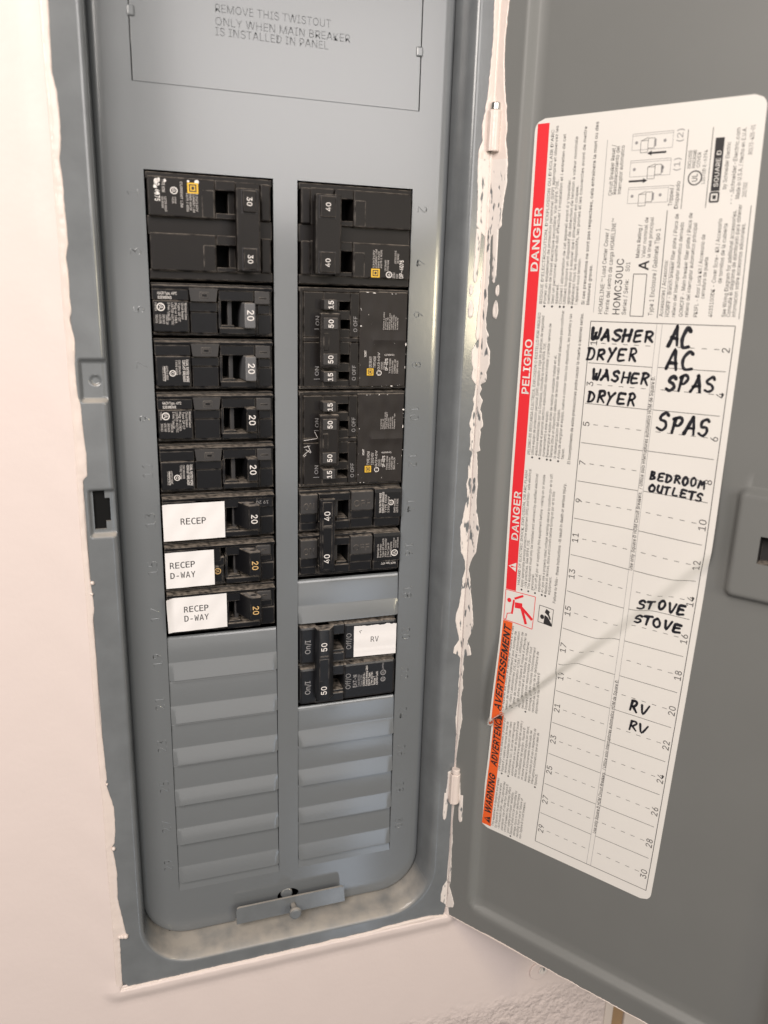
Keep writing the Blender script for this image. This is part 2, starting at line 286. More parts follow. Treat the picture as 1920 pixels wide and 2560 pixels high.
# lettering: each glyph as (advance, outline points, triangles), 100 units = capital height, keyed by character code
PLAIN = {
65:(94,(3,0,40,100,54,100,91,0,78,0,56,59,52,73,46,94,48,94,42,73,37,59,17,0,22,28,22,39,73,39,73,28),(0,7,1,7,2,1,7,8,2,8,3,2,0,13,7,13,9,7,9,6,7,9,6,8,6,14,8,14,3,8,5,14,6,13,10,9,13,12,10,12,11,10,4,15,5,15,14,5,0,12,13,12,14,13,12,15,14,15,3,14,0,11,12,4,3,15)),
66:(90,(12,0,12,100,47,100,65,96,75,87,78,73,76,63,70,56,62,52,62,52,71,48,79,40,82,27,79,13,68,4,48,0,24,11,48,11,65,16,70,27,67,36,60,43,49,45,24,45,24,56,47,56,57,58,64,64,66,73,61,84,47,89,24,89),(0,31,1,31,2,1,31,3,2,31,30,3,30,4,3,0,24,31,29,4,30,29,5,4,28,5,29,28,6,5,27,6,28,26,6,27,26,7,6,25,7,26,25,8,7,0,23,24,23,25,24,23,8,25,23,9,8,23,10,9,23,22,10,22,11,10,0,16,23,21,11,22,20,11,21,20,12,11,19,12,20,18,12,19,18,13,12,17,13,18,17,14,13,0,17,16,0,14,17,0,15,14)),
67:(100,(53,-1,30,5,14,23,8,50,14,77,30,95,53,101,67,99,79,93,88,82,93,68,80,68,77,78,70,84,62,88,53,90,36,85,25,72,20,50,25,28,36,15,53,10,62,12,70,16,77,22,80,32,93,32,88,18,79,7,67,1),(5,7,6,5,8,7,4,16,5,16,15,5,15,8,5,15,14,8,14,9,8,13,9,14,4,17,16,12,9,13,12,10,9,11,10,12,3,17,4,3,18,17,2,18,3,2,19,18,24,26,25,24,27,26,2,20,19,1,20,2,23,27,24,23,28,27,22,28,23,1,21,20,21,28,22,1,28,21,1,29,28,0,29,1)),
68:(99,(43,0,19,0,19,11,42,11,62,16,74,29,78,50,75,71,63,84,43,89,18,89,18,100,44,100,69,94,85,77,91,50,85,23,69,6,24,100,24,0,12,0,12,100),(20,11,21,11,18,21,20,10,11,18,12,11,19,12,18,19,9,12,9,13,12,9,8,13,8,14,13,20,9,10,20,2,9,2,19,9,7,14,8,7,15,14,6,15,7,5,15,6,5,16,15,4,16,5,4,17,16,3,17,4,20,1,2,19,3,2,19,17,3,19,0,17,1,19,20,19,0,1)),
69:(82,(12,0,12,100,73,100,73,89,24,89,24,56,70,56,70,45,24,45,24,11,74,11,74,0),(0,4,1,4,2,1,4,3,2,0,5,4,0,8,5,8,6,5,8,7,6,0,9,8,0,10,9,0,11,10)),
70:(81,(12,0,12,100,73,100,73,89,24,89,24,55,68,55,68,43,24,43,24,0),(0,4,1,4,2,1,4,3,2,0,5,4,0,8,5,8,6,5,8,7,6,0,9,8)),
71:(102,(53,-1,29,5,14,23,8,50,14,77,29,95,52,101,67,99,79,92,88,82,93,69,80,69,76,77,70,84,62,88,52,90,36,85,25,72,20,50,25,28,36,15,53,10,68,14,78,24,82,40,85,39,56,39,56,50,94,50,94,39,89,18,74,4),(5,7,6,5,8,7,4,16,5,16,15,5,15,8,5,15,14,8,14,9,8,13,9,14,4,17,16,12,9,13,12,10,9,3,17,4,11,10,12,3,18,17,26,28,27,26,24,28,24,29,28,2,18,3,2,19,18,26,23,24,25,29,24,25,30,29,23,25,26,23,30,25,2,20,19,22,30,23,1,20,2,22,31,30,1,21,20,21,31,22,1,31,21,0,31,1)),
72:(102,(12,0,12,100,24,100,24,57,77,57,77,100,90,100,90,0,77,0,77,46,24,46,24,0),(0,2,1,0,3,2,4,6,5,4,7,6,0,10,3,10,4,3,10,9,4,9,7,4,0,11,10,8,7,9)),
73:(59,(6,0,6,11,23,11,23,89,6,89,6,100,53,100,53,89,36,89,36,11,53,11,53,0),(4,6,5,4,7,6,3,7,4,2,8,3,8,7,3,2,9,8,0,2,1,0,9,2,0,10,9,0,11,10)),
74:(78,(36,-1,15,6,7,29,7,34,19,34,19,29,24,15,36,10,49,15,53,29,53,100,66,100,66,29,58,6),(9,11,10,9,12,11,2,4,3,2,5,4,1,5,2,1,6,5,8,12,9,8,13,12,1,7,6,7,13,8,1,13,7,0,13,1)),
75:(92,(21,29,21,42,27,51,34,60,42,68,71,100,88,100,45,54,45,54,12,0,12,100,24,100,24,66,24,44,24,38,24,0,73,0,37,51,45,61,88,0),(9,11,10,9,12,11,4,6,5,4,18,6,18,7,6,3,18,4,9,1,12,1,13,12,3,17,18,7,19,18,2,17,3,0,7,8,0,19,7,1,17,2,1,13,17,13,16,17,14,16,13,9,0,1,15,16,14,9,19,0,15,19,9,16,19,15)),
76:(77,(12,0,12,100,24,100,24,11,71,11,71,0),(0,2,1,0,3,2,0,4,3,0,5,4)),
77:(123,(12,0,12,100,30,100,54,37,56,31,59,24,61,16,63,10,60,10,62,16,65,24,67,31,69,37,94,100,112,100,112,0,99,0,99,57,99,64,99,72,99,81,100,90,101,90,98,80,95,71,92,63,90,57,67,0,56,0,33,57,31,63,28,71,25,80,22,90,23,90,24,82,24,73,24,65,24,57,24,0),(0,33,1,33,2,1,33,34,2,34,3,2,12,21,13,21,14,13,21,22,14,22,15,14,0,35,33,35,32,33,35,32,34,32,3,34,12,23,21,23,20,21,23,20,22,20,15,22,0,36,35,19,15,20,12,24,23,31,3,32,0,37,36,18,15,19,12,25,24,30,3,31,0,38,37,17,15,18,12,26,25,29,3,30,0,39,38,28,3,29,12,27,26,16,15,17,28,4,3,11,27,12,28,5,4,10,27,11,28,6,5,9,27,10,28,8,6,8,7,6,8,27,9,28,27,8)),
78:(103,(12,0,12,100,27,100,67,36,71,30,76,21,81,11,80,11,79,21,78,31,78,38,78,100,91,100,91,0,76,0,40,57,35,65,29,75,21,89,23,89,24,75,24,64,25,57,25,0),(0,18,1,18,2,1,18,19,2,19,3,2,10,12,11,10,13,12,20,17,19,17,3,19,0,20,18,20,17,18,0,21,20,16,3,17,15,3,16,0,22,21,0,23,22,14,3,15,9,13,10,14,4,3,8,13,9,14,5,4,7,6,8,6,13,8,14,6,5,14,13,6)),
79:(105,(52,-1,30,5,14,23,8,50,14,77,30,95,52,101,75,95,91,77,97,50,91,23,75,5,52,10,69,15,80,28,85,50,80,72,69,85,52,90,36,85,25,72,20,50,25,28,36,15),(5,7,6,4,19,5,19,18,5,18,7,5,18,17,7,17,8,7,16,8,17,4,20,19,3,20,4,16,9,8,15,9,16,3,21,20,2,21,3,2,22,21,14,9,15,14,10,9,2,23,22,13,10,14,1,23,2,13,11,10,1,12,23,12,11,13,1,11,12,0,11,1)),
80:(87,(12,0,12,100,46,100,65,96,77,84,80,68,77,52,65,41,46,37,21,37,21,48,46,48,58,50,65,58,68,68,65,79,58,86,46,89,24,89,24,0),(0,18,1,18,2,1,18,3,2,18,17,3,17,4,3,0,10,18,10,19,18,16,4,17,15,4,16,15,5,4,14,5,15,13,5,14,13,6,5,12,6,13,12,7,6,11,7,12,0,9,10,19,11,10,19,8,11,8,7,11,0,8,9,0,19,8)),
81:(105,(48,31,61,31,73,17,75,13,92,-9,79,-9,68,5,65,9,52,-1,30,5,14,23,8,50,14,77,30,95,52,101,75,95,91,77,97,50,91,23,75,5,52,10,69,15,80,28,85,50,80,72,69,85,52,90,36,85,25,72,20,50,25,28,36,15),(13,15,14,12,27,13,27,26,13,26,15,13,26,25,15,25,16,15,24,16,25,12,28,27,11,28,12,24,17,16,23,17,24,11,29,28,10,29,11,10,30,29,22,17,23,22,18,17,7,1,0,7,21,1,21,2,1,10,31,30,21,2,22,2,18,22,9,31,10,2,3,18,3,19,18,9,20,31,20,7,21,19,4,3,9,7,20,9,6,7,9,8,6,8,5,6,8,4,19,5,4,8)),
82:(88,(12,0,12,100,46,100,65,96,77,85,80,69,77,53,65,43,46,39,19,39,19,50,46,50,59,52,66,59,68,69,66,80,58,86,46,89,24,89,24,0,69,0,45,45,60,45,84,0),(0,10,1,10,18,1,18,2,1,18,3,2,18,17,3,17,4,3,10,19,18,16,4,17,15,4,16,15,5,4,14,5,15,13,5,14,13,6,5,12,6,13,12,7,6,11,22,12,22,7,12,0,9,10,19,11,10,19,21,11,21,22,11,19,8,21,8,20,21,23,7,22,8,23,7,0,8,9,0,19,8,20,23,8)),
83:(88,(44,-2,25,2,13,12,8,27,21,27,24,17,33,12,44,10,56,12,65,18,68,27,65,35,58,40,48,44,36,47,17,57,10,73,15,88,27,98,45,101,62,98,74,88,79,74,66,74,59,86,44,90,33,88,25,82,23,74,26,66,33,61,42,58,52,55,61,52,71,47,78,39,80,27,76,12,64,2),(18,20,19,17,20,18,17,25,20,25,21,20,17,26,25,24,21,25,24,22,21,16,26,17,16,27,26,23,22,24,16,28,27,16,29,28,15,29,16,15,30,29,15,31,30,15,32,31,14,32,15,14,33,32,14,34,33,13,34,14,13,35,34,12,35,13,11,35,12,11,36,35,10,36,11,9,36,10,9,37,36,2,4,3,2,5,4,8,37,9,2,6,5,8,38,37,7,38,8,1,6,2,1,7,6,1,38,7,1,0,38)),
84:(88,(6,89,6,100,82,100,82,89,50,89,50,0,38,0,38,89),(0,2,1,0,3,2,7,3,0,6,4,7,4,3,7,6,5,4)),
85:(102,(51,-2,30,3,17,16,12,34,12,100,24,100,24,35,28,22,37,13,51,10,65,13,74,22,77,35,77,100,90,100,90,34,85,16,71,3),(3,5,4,3,6,5,12,14,13,12,15,14,3,7,6,11,15,12,2,7,3,11,16,15,2,8,7,10,16,11,1,8,2,10,17,16,1,9,8,9,17,10,1,17,9,0,17,1)),
86:(94,(40,0,3,100,17,100,38,41,42,27,49,6,46,6,52,27,57,41,78,100,91,100,55,0),(0,2,1,0,3,2,8,10,9,8,11,10,0,4,3,7,11,8,6,5,7,5,11,7,0,5,4,0,11,5)),
87:(135,(30,0,3,100,16,100,32,39,34,29,37,18,39,8,37,8,39,18,42,29,44,39,60,100,75,100,91,39,93,29,96,18,98,8,96,8,98,18,100,29,103,39,119,100,132,100,104,0,90,0,72,63,69,77,66,93,69,93,66,78,62,63,45,0),(0,2,1,0,3,2,10,27,11,27,12,11,27,28,12,28,13,12,20,22,21,20,23,22,10,29,27,29,26,27,29,26,28,26,13,28,10,30,29,25,13,26,10,31,30,24,13,25,0,4,3,9,31,10,24,14,13,19,23,20,0,5,4,8,31,9,24,15,14,18,23,19,0,7,5,7,6,5,7,31,8,24,17,15,17,16,15,17,23,18,0,31,7,24,23,17)),
88:(93,(4,0,43,56,43,46,6,100,20,100,35,79,40,71,44,65,48,57,46,57,50,65,53,71,59,79,73,100,88,100,51,47,51,56,90,0,75,0,57,25,53,32,49,38,45,45,48,45,44,39,41,33,36,25,18,0),(2,4,3,2,5,4,12,14,13,12,15,14,2,6,5,11,15,12,2,1,6,1,7,6,10,16,11,16,15,11,1,9,7,9,8,7,9,16,10,1,16,9,1,17,16,0,22,1,22,23,1,23,17,1,0,24,22,24,21,22,24,21,23,21,17,23,0,25,24,20,17,21,0,26,25,19,17,20,0,27,26,18,17,19)),
89:(93,(40,0,40,41,3,100,18,100,38,68,44,57,49,45,44,45,49,58,55,68,75,100,89,100,53,41,53,0),(1,3,2,1,4,3,9,11,10,9,12,11,1,5,4,8,12,9,7,6,8,6,12,8,1,6,5,1,12,6,0,12,1,0,13,12)),
90:(86,(8,0,8,9,54,76,60,85,67,93,68,89,56,89,44,89,8,89,8,100,78,100,78,91,33,25,26,16,19,7,18,11,30,11,42,11,79,11,79,0),(8,10,9,8,4,10,4,11,10,8,6,4,6,3,4,5,11,4,5,12,11,6,3,5,3,12,5,8,7,6,2,12,3,1,12,2,1,13,12,1,15,13,15,14,13,16,18,17,16,19,18,15,19,16,1,19,15,0,19,1)),
97:(77,(31,-2,19,1,9,9,6,21,8,32,15,38,25,41,35,43,46,45,52,46,54,50,54,50,52,58,47,63,38,65,29,63,23,59,20,54,8,57,15,68,26,74,38,76,47,75,56,71,63,63,66,49,66,0,54,0,54,10,54,10,50,5,42,0,33,9,45,12,52,18,54,27,54,37,51,36,45,35,39,34,34,33,26,31,20,27,18,21,20,14,26,10),(20,22,21,20,23,22,19,23,20,19,24,23,18,15,19,15,14,19,14,24,19,13,24,14,18,16,15,12,24,13,12,25,24,18,17,16,11,25,12,10,25,11,9,25,10,9,26,25,8,36,9,36,26,9,7,36,8,6,36,7,5,36,6,4,36,5,4,37,36,35,26,36,4,38,37,4,39,38,4,40,39,4,41,40,3,41,4,3,42,41,3,43,42,34,26,35,2,43,3,2,44,43,33,28,34,28,26,34,2,45,44,32,29,33,29,28,33,2,32,45,32,30,29,27,26,28,2,30,32,1,30,2,1,31,30,0,31,1)),
98:(83,(45,-2,34,1,27,6,23,12,22,12,22,0,10,0,10,100,22,100,22,63,23,63,27,68,34,73,45,76,62,71,73,58,77,37,73,17,62,3,43,9,55,13,62,23,64,37,62,51,55,61,43,65,32,61,25,52,22,37,25,23,32,13),(6,8,7,6,9,8,12,14,13,11,14,12,11,25,14,25,15,14,10,25,11,10,26,25,24,15,25,6,10,9,6,27,10,27,26,10,23,15,24,23,16,15,6,28,27,22,16,23,6,29,28,21,16,22,21,17,16,20,17,21,6,4,29,4,30,29,20,18,17,19,18,20,4,3,30,3,19,30,6,5,4,2,19,3,2,18,19,1,18,2,1,0,18)),
99:(78,(41,-2,23,3,11,17,7,37,11,57,23,71,41,76,51,74,60,70,67,63,71,54,60,51,57,57,53,61,48,64,41,65,29,61,21,51,19,37,21,23,29,13,41,9,48,10,53,13,57,17,60,23,71,20,67,11,60,4,51,0),(5,7,6,5,8,7,4,8,5,4,15,8,15,9,8,4,16,15,14,9,15,13,9,14,13,10,9,12,10,13,4,17,16,3,17,4,11,10,12,3,18,17,2,18,3,2,19,18,2,20,19,24,26,25,24,27,26,23,27,24,1,20,2,22,27,23,1,21,20,22,28,27,21,28,22,1,28,21,1,29,28,0,29,1)),
100:(83,(38,-2,22,3,11,17,7,37,11,58,22,71,38,76,50,73,56,68,60,63,61,63,61,100,73,100,73,0,61,0,61,12,60,12,56,6,50,1,40,9,52,13,59,23,61,37,59,52,52,61,40,65,28,61,21,51,19,37,21,23,29,13),(10,12,11,10,13,12,5,7,6,5,8,7,4,25,5,25,8,5,25,9,8,4,26,25,24,9,25,24,10,9,24,23,10,23,13,10,4,27,26,3,27,4,22,13,23,3,28,27,3,29,28,21,13,22,2,29,3,2,30,29,20,15,21,15,13,21,1,30,2,1,19,30,19,16,20,16,15,20,19,17,16,14,13,15,1,17,19,1,18,17,0,18,1)),
101:(79,(42,-2,23,3,11,17,7,37,11,57,23,71,40,76,52,74,63,67,70,55,73,38,73,33,15,33,15,43,66,43,61,40,59,53,52,62,40,65,29,62,21,53,19,41,19,35,22,21,30,12,42,9,50,10,56,14,60,21,72,18,66,8,56,1),(5,7,6,5,8,7,4,18,5,18,8,5,18,17,8,17,9,8,4,19,18,16,9,17,4,20,19,3,20,4,16,10,9,3,13,20,13,21,20,15,14,16,14,10,16,3,12,13,21,14,13,21,10,14,22,10,21,22,11,10,2,12,3,23,11,22,2,23,12,23,11,12,2,24,23,27,29,28,27,30,29,1,24,2,26,30,27,1,25,24,25,30,26,1,30,25,1,31,30,0,31,1)),
102:(50,(45,75,45,64,1,64,1,75,16,0,16,85,19,96,27,102,37,104,44,104,48,102,45,92,42,93,38,93,30,90,28,82,28,0),(7,9,8,7,10,9,7,11,10,6,12,7,12,11,7,5,14,6,14,13,6,13,12,6,5,15,14,4,15,5,4,16,15,2,0,3,2,1,0)),
103:(84,(41,-30,26,-27,16,-22,10,-14,20,-8,24,-13,30,-17,41,-19,55,-15,61,-1,61,13,60,13,56,8,50,3,38,1,22,5,11,18,7,38,11,58,22,71,39,76,50,73,57,68,60,63,62,63,62,75,73,75,73,-2,69,-18,57,-27,40,12,52,15,59,24,61,38,59,52,52,61,40,65,29,61,21,52,19,38,21,24,29,15),(19,21,20,24,26,25,24,27,26,19,22,21,18,36,19,36,22,19,36,23,22,18,37,36,35,23,36,35,24,23,35,34,24,34,27,24,18,38,37,17,38,18,33,27,34,17,39,38,17,40,39,32,27,33,16,40,17,16,41,40,31,10,32,10,27,32,15,41,16,15,30,41,30,11,31,11,10,31,30,12,11,9,27,10,15,12,30,15,13,12,14,13,15,8,27,9,8,28,27,3,5,4,3,6,5,2,6,3,7,28,8,2,7,6,7,29,28,2,29,7,1,29,2,1,0,29)),
104:(81,(22,45,22,0,10,0,10,100,22,100,22,57,20,57,30,71,45,76,58,72,67,63,70,47,70,0,58,0,58,46,54,60,41,65,32,62,25,56),(2,4,3,2,6,4,6,5,4,7,9,8,7,10,9,6,17,7,17,16,7,16,10,7,15,10,16,15,11,10,6,18,17,14,11,15,2,18,6,2,0,18,14,12,11,13,12,14,2,1,0)),
105:(33,(16,87,11,89,8,95,11,101,16,103,22,101,25,95,22,89,10,0,10,75,22,75,22,0),(8,10,9,8,11,10,3,5,4,2,5,3,2,6,5,1,6,2,1,7,6,0,7,1)),
106:(33,(16,87,11,89,8,95,11,101,16,103,22,101,25,95,22,89,10,75,22,75,22,-6,20,-18,13,-25,1,-28,-2,-28,-2,-17,0,-17,8,-14,10,-6),(18,9,8,18,10,9,17,10,18,17,11,10,16,11,17,14,16,15,14,11,16,14,12,11,14,13,12,3,5,4,2,5,3,2,6,5,1,6,2,1,7,6,0,7,1)),
108:(37,(27,0,15,4,10,17,10,100,22,100,22,19,24,12,29,10,32,10,33,11,36,1,32,0),(2,4,3,2,5,4,2,6,5,1,6,2,1,7,6,8,10,9,7,10,8,1,10,7,0,10,1,0,11,10)),
109:(120,(10,0,10,75,22,75,22,58,21,58,26,68,34,74,43,76,56,71,63,58,61,58,66,67,75,74,86,76,98,73,106,65,109,50,109,0,97,0,97,50,93,61,82,65,74,63,68,57,66,49,66,0,54,0,54,51,50,61,39,65,31,63,25,57,22,47,22,0),(6,8,7,12,14,13,0,2,1,0,4,2,4,3,2,5,8,6,11,14,12,11,15,14,5,29,8,29,9,8,4,30,5,30,29,5,10,22,11,22,21,11,21,15,11,28,9,29,20,15,21,20,16,15,4,31,30,10,23,22,19,16,20,27,10,28,10,9,28,0,31,4,27,23,10,27,24,23,0,32,31,26,24,27,19,17,16,18,17,19,26,25,24,0,33,32)),
110:(81,(22,45,22,0,10,0,10,75,22,75,22,57,20,57,30,71,45,76,58,72,67,63,70,47,70,0,58,0,58,46,54,60,41,65,32,62,25,56),(7,9,8,2,4,3,2,6,4,6,5,4,7,10,9,6,17,7,17,16,7,16,10,7,15,10,16,15,11,10,6,18,17,14,11,15,2,18,6,2,0,18,14,12,11,13,12,14,2,1,0)),
111:(82,(41,-2,23,3,11,17,7,37,11,57,23,71,41,76,59,71,71,57,75,37,71,17,59,3,41,9,53,13,60,23,63,37,60,51,53,61,41,65,29,61,21,51,19,37,21,23,29,13),(5,7,6,4,7,5,4,18,7,18,8,7,4,19,18,17,8,18,4,20,19,16,8,17,3,20,4,16,9,8,3,21,20,15,9,16,2,21,3,2,22,21,14,9,15,14,10,9,2,23,22,13,10,14,1,23,2,13,11,10,1,12,23,12,11,13,1,11,12,0,11,1)),
112:(83,(10,-28,10,75,22,75,22,63,23,63,27,68,34,73,45,76,62,71,73,58,77,37,73,17,62,3,45,-2,34,1,27,6,23,12,22,12,22,-28,43,9,55,13,62,23,64,37,62,51,55,61,43,65,32,61,25,52,22,37,25,23,32,13),(6,8,7,0,2,1,0,3,2,5,8,6,5,25,8,25,9,8,4,25,5,4,26,25,24,9,25,0,4,3,0,27,4,27,26,4,23,9,24,23,10,9,0,28,27,22,10,23,0,29,28,21,10,22,21,11,10,20,11,21,0,17,29,17,30,29,20,12,11,19,12,20,17,16,30,16,19,30,0,18,17,15,19,16,15,12,19,14,12,15,14,13,12)),
113:(83,(73,-28,61,-28,61,12,60,12,56,6,50,1,38,-2,22,3,11,17,7,37,11,58,22,71,38,76,50,73,56,68,60,63,61,63,61,75,73,75,40,9,52,13,59,23,61,37,59,52,52,61,40,65,28,61,21,51,19,37,21,23,29,13),(11,13,12,16,18,17,16,0,18,11,14,13,10,25,11,25,14,11,25,15,14,10,26,25,24,15,25,24,16,15,24,23,16,23,0,16,10,27,26,9,27,10,22,0,23,9,28,27,9,29,28,21,0,22,8,29,9,8,30,29,20,2,21,2,0,21,7,30,8,7,19,30,19,3,20,3,2,20,19,4,3,1,0,2,7,4,19,7,5,4,6,5,7)),
114:(51,(10,0,10,75,22,75,22,63,23,63,30,72,42,76,45,76,48,75,48,63,45,64,41,64,31,62,25,56,22,47,22,0),(5,7,6,5,8,7,5,9,8,0,2,1,0,3,2,4,11,5,11,10,5,10,9,5,4,12,11,0,4,3,0,14,4,14,13,4,13,12,4,0,15,14)),
115:(72,(36,-2,22,1,12,7,7,19,18,21,24,12,36,9,48,12,53,20,50,27,42,30,29,33,14,41,9,54,13,65,23,73,37,76,50,73,59,67,64,57,53,54,48,62,37,65,26,62,21,54,24,48,34,44,45,41,60,34,65,21,61,9,51,1),(15,17,16,15,18,17,14,18,15,14,22,18,22,21,18,21,19,18,14,23,22,13,23,14,13,24,23,20,19,21,13,25,24,12,25,13,12,26,25,12,27,26,12,28,27,11,28,12,11,10,28,10,29,28,9,29,10,8,29,9,3,5,4,8,30,29,7,30,8,2,5,3,6,30,7,2,6,5,6,31,30,2,31,6,1,31,2,1,0,31)),
116:(45,(40,75,40,64,1,64,1,75,13,93,25,93,25,19,27,12,33,10,36,10,40,11,42,0,38,-1,33,-1,18,4,13,18),(15,5,4,15,6,5,2,0,3,2,1,0,15,7,6,14,7,15,14,8,7,9,11,10,8,11,9,14,11,8,13,11,14,13,12,11)),
117:(81,(36,-1,23,2,14,12,10,27,10,75,22,75,22,28,27,15,39,10,49,12,56,19,58,30,58,75,70,75,70,0,59,0,59,18,60,18,51,3),(3,5,4,3,6,5,11,13,12,11,14,13,10,17,11,17,14,11,3,7,6,2,7,3,9,16,10,16,17,10,9,15,16,18,14,17,2,8,7,8,15,9,1,8,2,1,18,8,18,15,8,1,0,18,15,14,18)),
118:(77,(32,0,3,75,17,75,32,30,37,17,40,4,36,4,40,17,44,30,60,75,73,75,44,0),(0,2,1,0,3,2,8,10,9,8,11,10,0,4,3,7,11,8,0,6,4,6,5,4,6,11,7,0,11,6)),
120:(74,(4,0,34,43,34,34,6,75,20,75,29,60,35,50,41,40,34,40,40,50,46,60,55,75,69,75,41,33,41,42,70,0,56,0,45,17,39,27,34,36,40,36,35,27,29,17,18,0),(2,4,3,2,5,4,10,12,11,10,13,12,2,1,5,1,6,5,9,14,10,14,13,10,1,7,6,8,14,9,0,8,1,8,7,1,8,20,14,20,15,14,0,19,8,19,20,8,0,21,19,21,18,19,21,18,20,18,15,20,0,22,21,17,15,18,0,23,22,16,15,17)),
121:(77,(9,-27,12,-17,14,-17,20,-17,26,-15,30,-7,32,0,3,75,17,75,32,30,37,17,40,4,36,4,40,17,44,30,60,75,73,75,40,-11,35,-21,27,-27,18,-29,13,-28),(6,8,7,6,9,8,14,16,15,14,17,16,6,10,9,13,11,14,11,17,14,12,11,13,6,11,10,6,17,11,5,17,6,4,17,5,4,18,17,3,18,4,0,2,1,0,3,2,0,18,3,0,19,18,0,20,19,21,20,0)),
122:(75,(8,0,8,9,50,63,50,63,9,63,9,75,65,75,65,65,25,12,25,11,67,11,67,0),(4,6,5,4,7,6,4,3,7,3,2,7,2,8,7,1,8,2,1,9,8,1,10,9,1,11,10,0,11,1)),
48:(89,(45,-1,26,5,14,22,9,50,14,78,26,95,45,101,63,95,76,78,80,50,76,22,64,5,45,10,57,14,65,28,68,50,65,72,57,86,45,90,32,86,24,72,21,50,24,28,32,14),(5,7,6,4,19,5,19,18,5,18,7,5,18,17,7,17,8,7,4,20,19,16,8,17,3,20,4,16,9,8,3,21,20,15,9,16,2,21,3,2,22,21,14,9,15,14,10,9,2,23,22,13,10,14,1,23,2,13,11,10,1,12,23,12,11,13,1,11,12,0,11,1)),
49:(89,(15,0,15,11,77,11,77,0,54,100,54,0,42,0,42,88,41,88,17,70,17,84,39,100),(10,4,11,10,8,4,8,7,4,7,5,4,10,9,8,6,5,7,0,2,1,0,3,2)),
50:(89,(13,0,13,9,46,45,55,56,61,64,63,73,60,82,54,88,44,90,34,88,27,81,25,71,13,71,17,87,28,98,44,101,60,98,71,88,75,73,73,62,66,51,52,35,30,12,30,11,77,11,77,0),(14,16,15,14,17,16,13,8,14,8,17,14,13,9,8,7,17,8,6,17,7,13,10,9,6,18,17,12,10,13,5,18,6,12,11,10,5,19,18,4,19,5,3,19,4,3,20,19,2,20,3,2,21,20,1,21,2,1,22,21,1,23,22,1,24,23,1,25,24,0,25,1)),
51:(89,(43,-1,26,2,14,11,9,26,21,26,25,17,32,12,43,10,54,12,62,18,65,28,62,39,54,46,40,49,31,49,31,59,57,88,57,89,14,89,14,100,73,100,73,91,42,55,42,57,61,54,73,44,77,28,73,13,61,2),(18,20,19,18,21,20,18,17,21,17,16,21,16,22,21,15,23,16,23,22,16,14,23,15,14,24,23,14,13,24,13,25,24,12,25,13,11,25,12,11,26,25,10,26,11,9,26,10,9,27,26,2,4,3,2,5,4,8,27,9,2,6,5,8,28,27,7,28,8,2,7,6,1,7,2,1,28,7,1,0,28)),
52:(89,(8,21,8,31,49,100,61,100,21,33,21,32,81,32,81,21,55,0,55,24,55,29,55,62,67,62,67,0),(1,3,2,1,4,3,10,12,11,10,13,12,1,5,4,1,6,5,1,10,6,10,7,6,0,10,1,0,9,10,13,7,10,0,8,9,8,7,0,8,13,7)),
53:(89,(43,-1,28,2,16,12,12,26,24,26,27,17,34,12,43,10,54,13,62,21,64,32,62,43,54,52,43,54,33,53,25,48,13,50,19,100,72,100,72,89,30,89,26,59,27,59,35,64,45,66,58,63,68,56,74,45,77,32,73,15,61,3),(16,20,17,20,18,17,20,19,18,16,21,20,23,25,24,22,25,23,22,26,25,16,22,21,16,13,22,13,26,22,13,12,26,12,27,26,16,14,13,16,15,14,11,27,12,11,28,27,10,28,11,10,29,28,9,29,10,2,4,3,2,5,4,8,29,9,2,6,5,8,30,29,7,30,8,2,7,6,1,7,2,1,30,7,1,0,30)),
54:(89,(44,-1,28,3,17,15,12,32,16,47,27,67,50,100,63,100,30,51,29,51,32,57,38,60,46,62,62,58,73,47,76,31,72,14,61,3,44,10,55,12,62,20,64,31,62,42,55,49,44,52,34,49,27,42,25,31,27,20,34,12),(5,7,6,5,10,7,10,8,7,4,10,5,11,13,12,10,13,11,10,14,13,4,9,10,8,24,10,24,14,10,8,25,24,23,14,24,4,8,9,4,25,8,4,26,25,22,14,23,22,15,14,3,26,4,3,27,26,21,15,22,2,27,3,2,28,27,20,15,21,20,16,15,2,29,28,19,16,20,1,29,2,19,17,16,1,18,29,18,17,19,1,17,18,0,17,1)),
55:(89,(19,0,64,88,64,89,12,89,12,100,77,100,77,88,32,0),(3,5,4,3,2,5,2,6,5,1,6,2,1,7,6,0,7,1)),
56:(89,(44,-1,27,2,15,12,10,27,13,38,20,47,30,52,30,52,18,61,14,75,18,88,29,98,44,101,60,98,71,88,75,75,71,61,59,52,59,52,69,47,76,38,79,27,74,12,62,2,44,10,56,12,63,18,66,27,63,37,56,44,44,46,33,44,26,37,23,27,25,18,33,12,44,57,54,59,60,65,63,74,60,83,54,88,44,90,35,88,28,83,26,74,28,65,35,59),(11,13,12,10,13,11,10,42,13,42,14,13,10,43,42,41,14,42,9,43,10,41,15,14,9,44,43,40,15,41,9,45,44,39,15,40,8,45,9,39,16,15,8,46,45,38,16,39,8,47,46,37,16,38,37,17,16,7,47,8,7,36,47,36,17,37,7,17,36,6,17,7,6,18,17,5,18,6,5,19,18,4,31,5,31,30,5,30,19,5,30,29,19,29,20,19,4,32,31,28,20,29,3,32,4,28,21,20,3,33,32,27,21,28,3,34,33,26,21,27,2,34,3,26,22,21,2,35,34,25,22,26,1,35,2,25,23,22,1,24,35,24,23,25,1,23,24,0,23,1)),
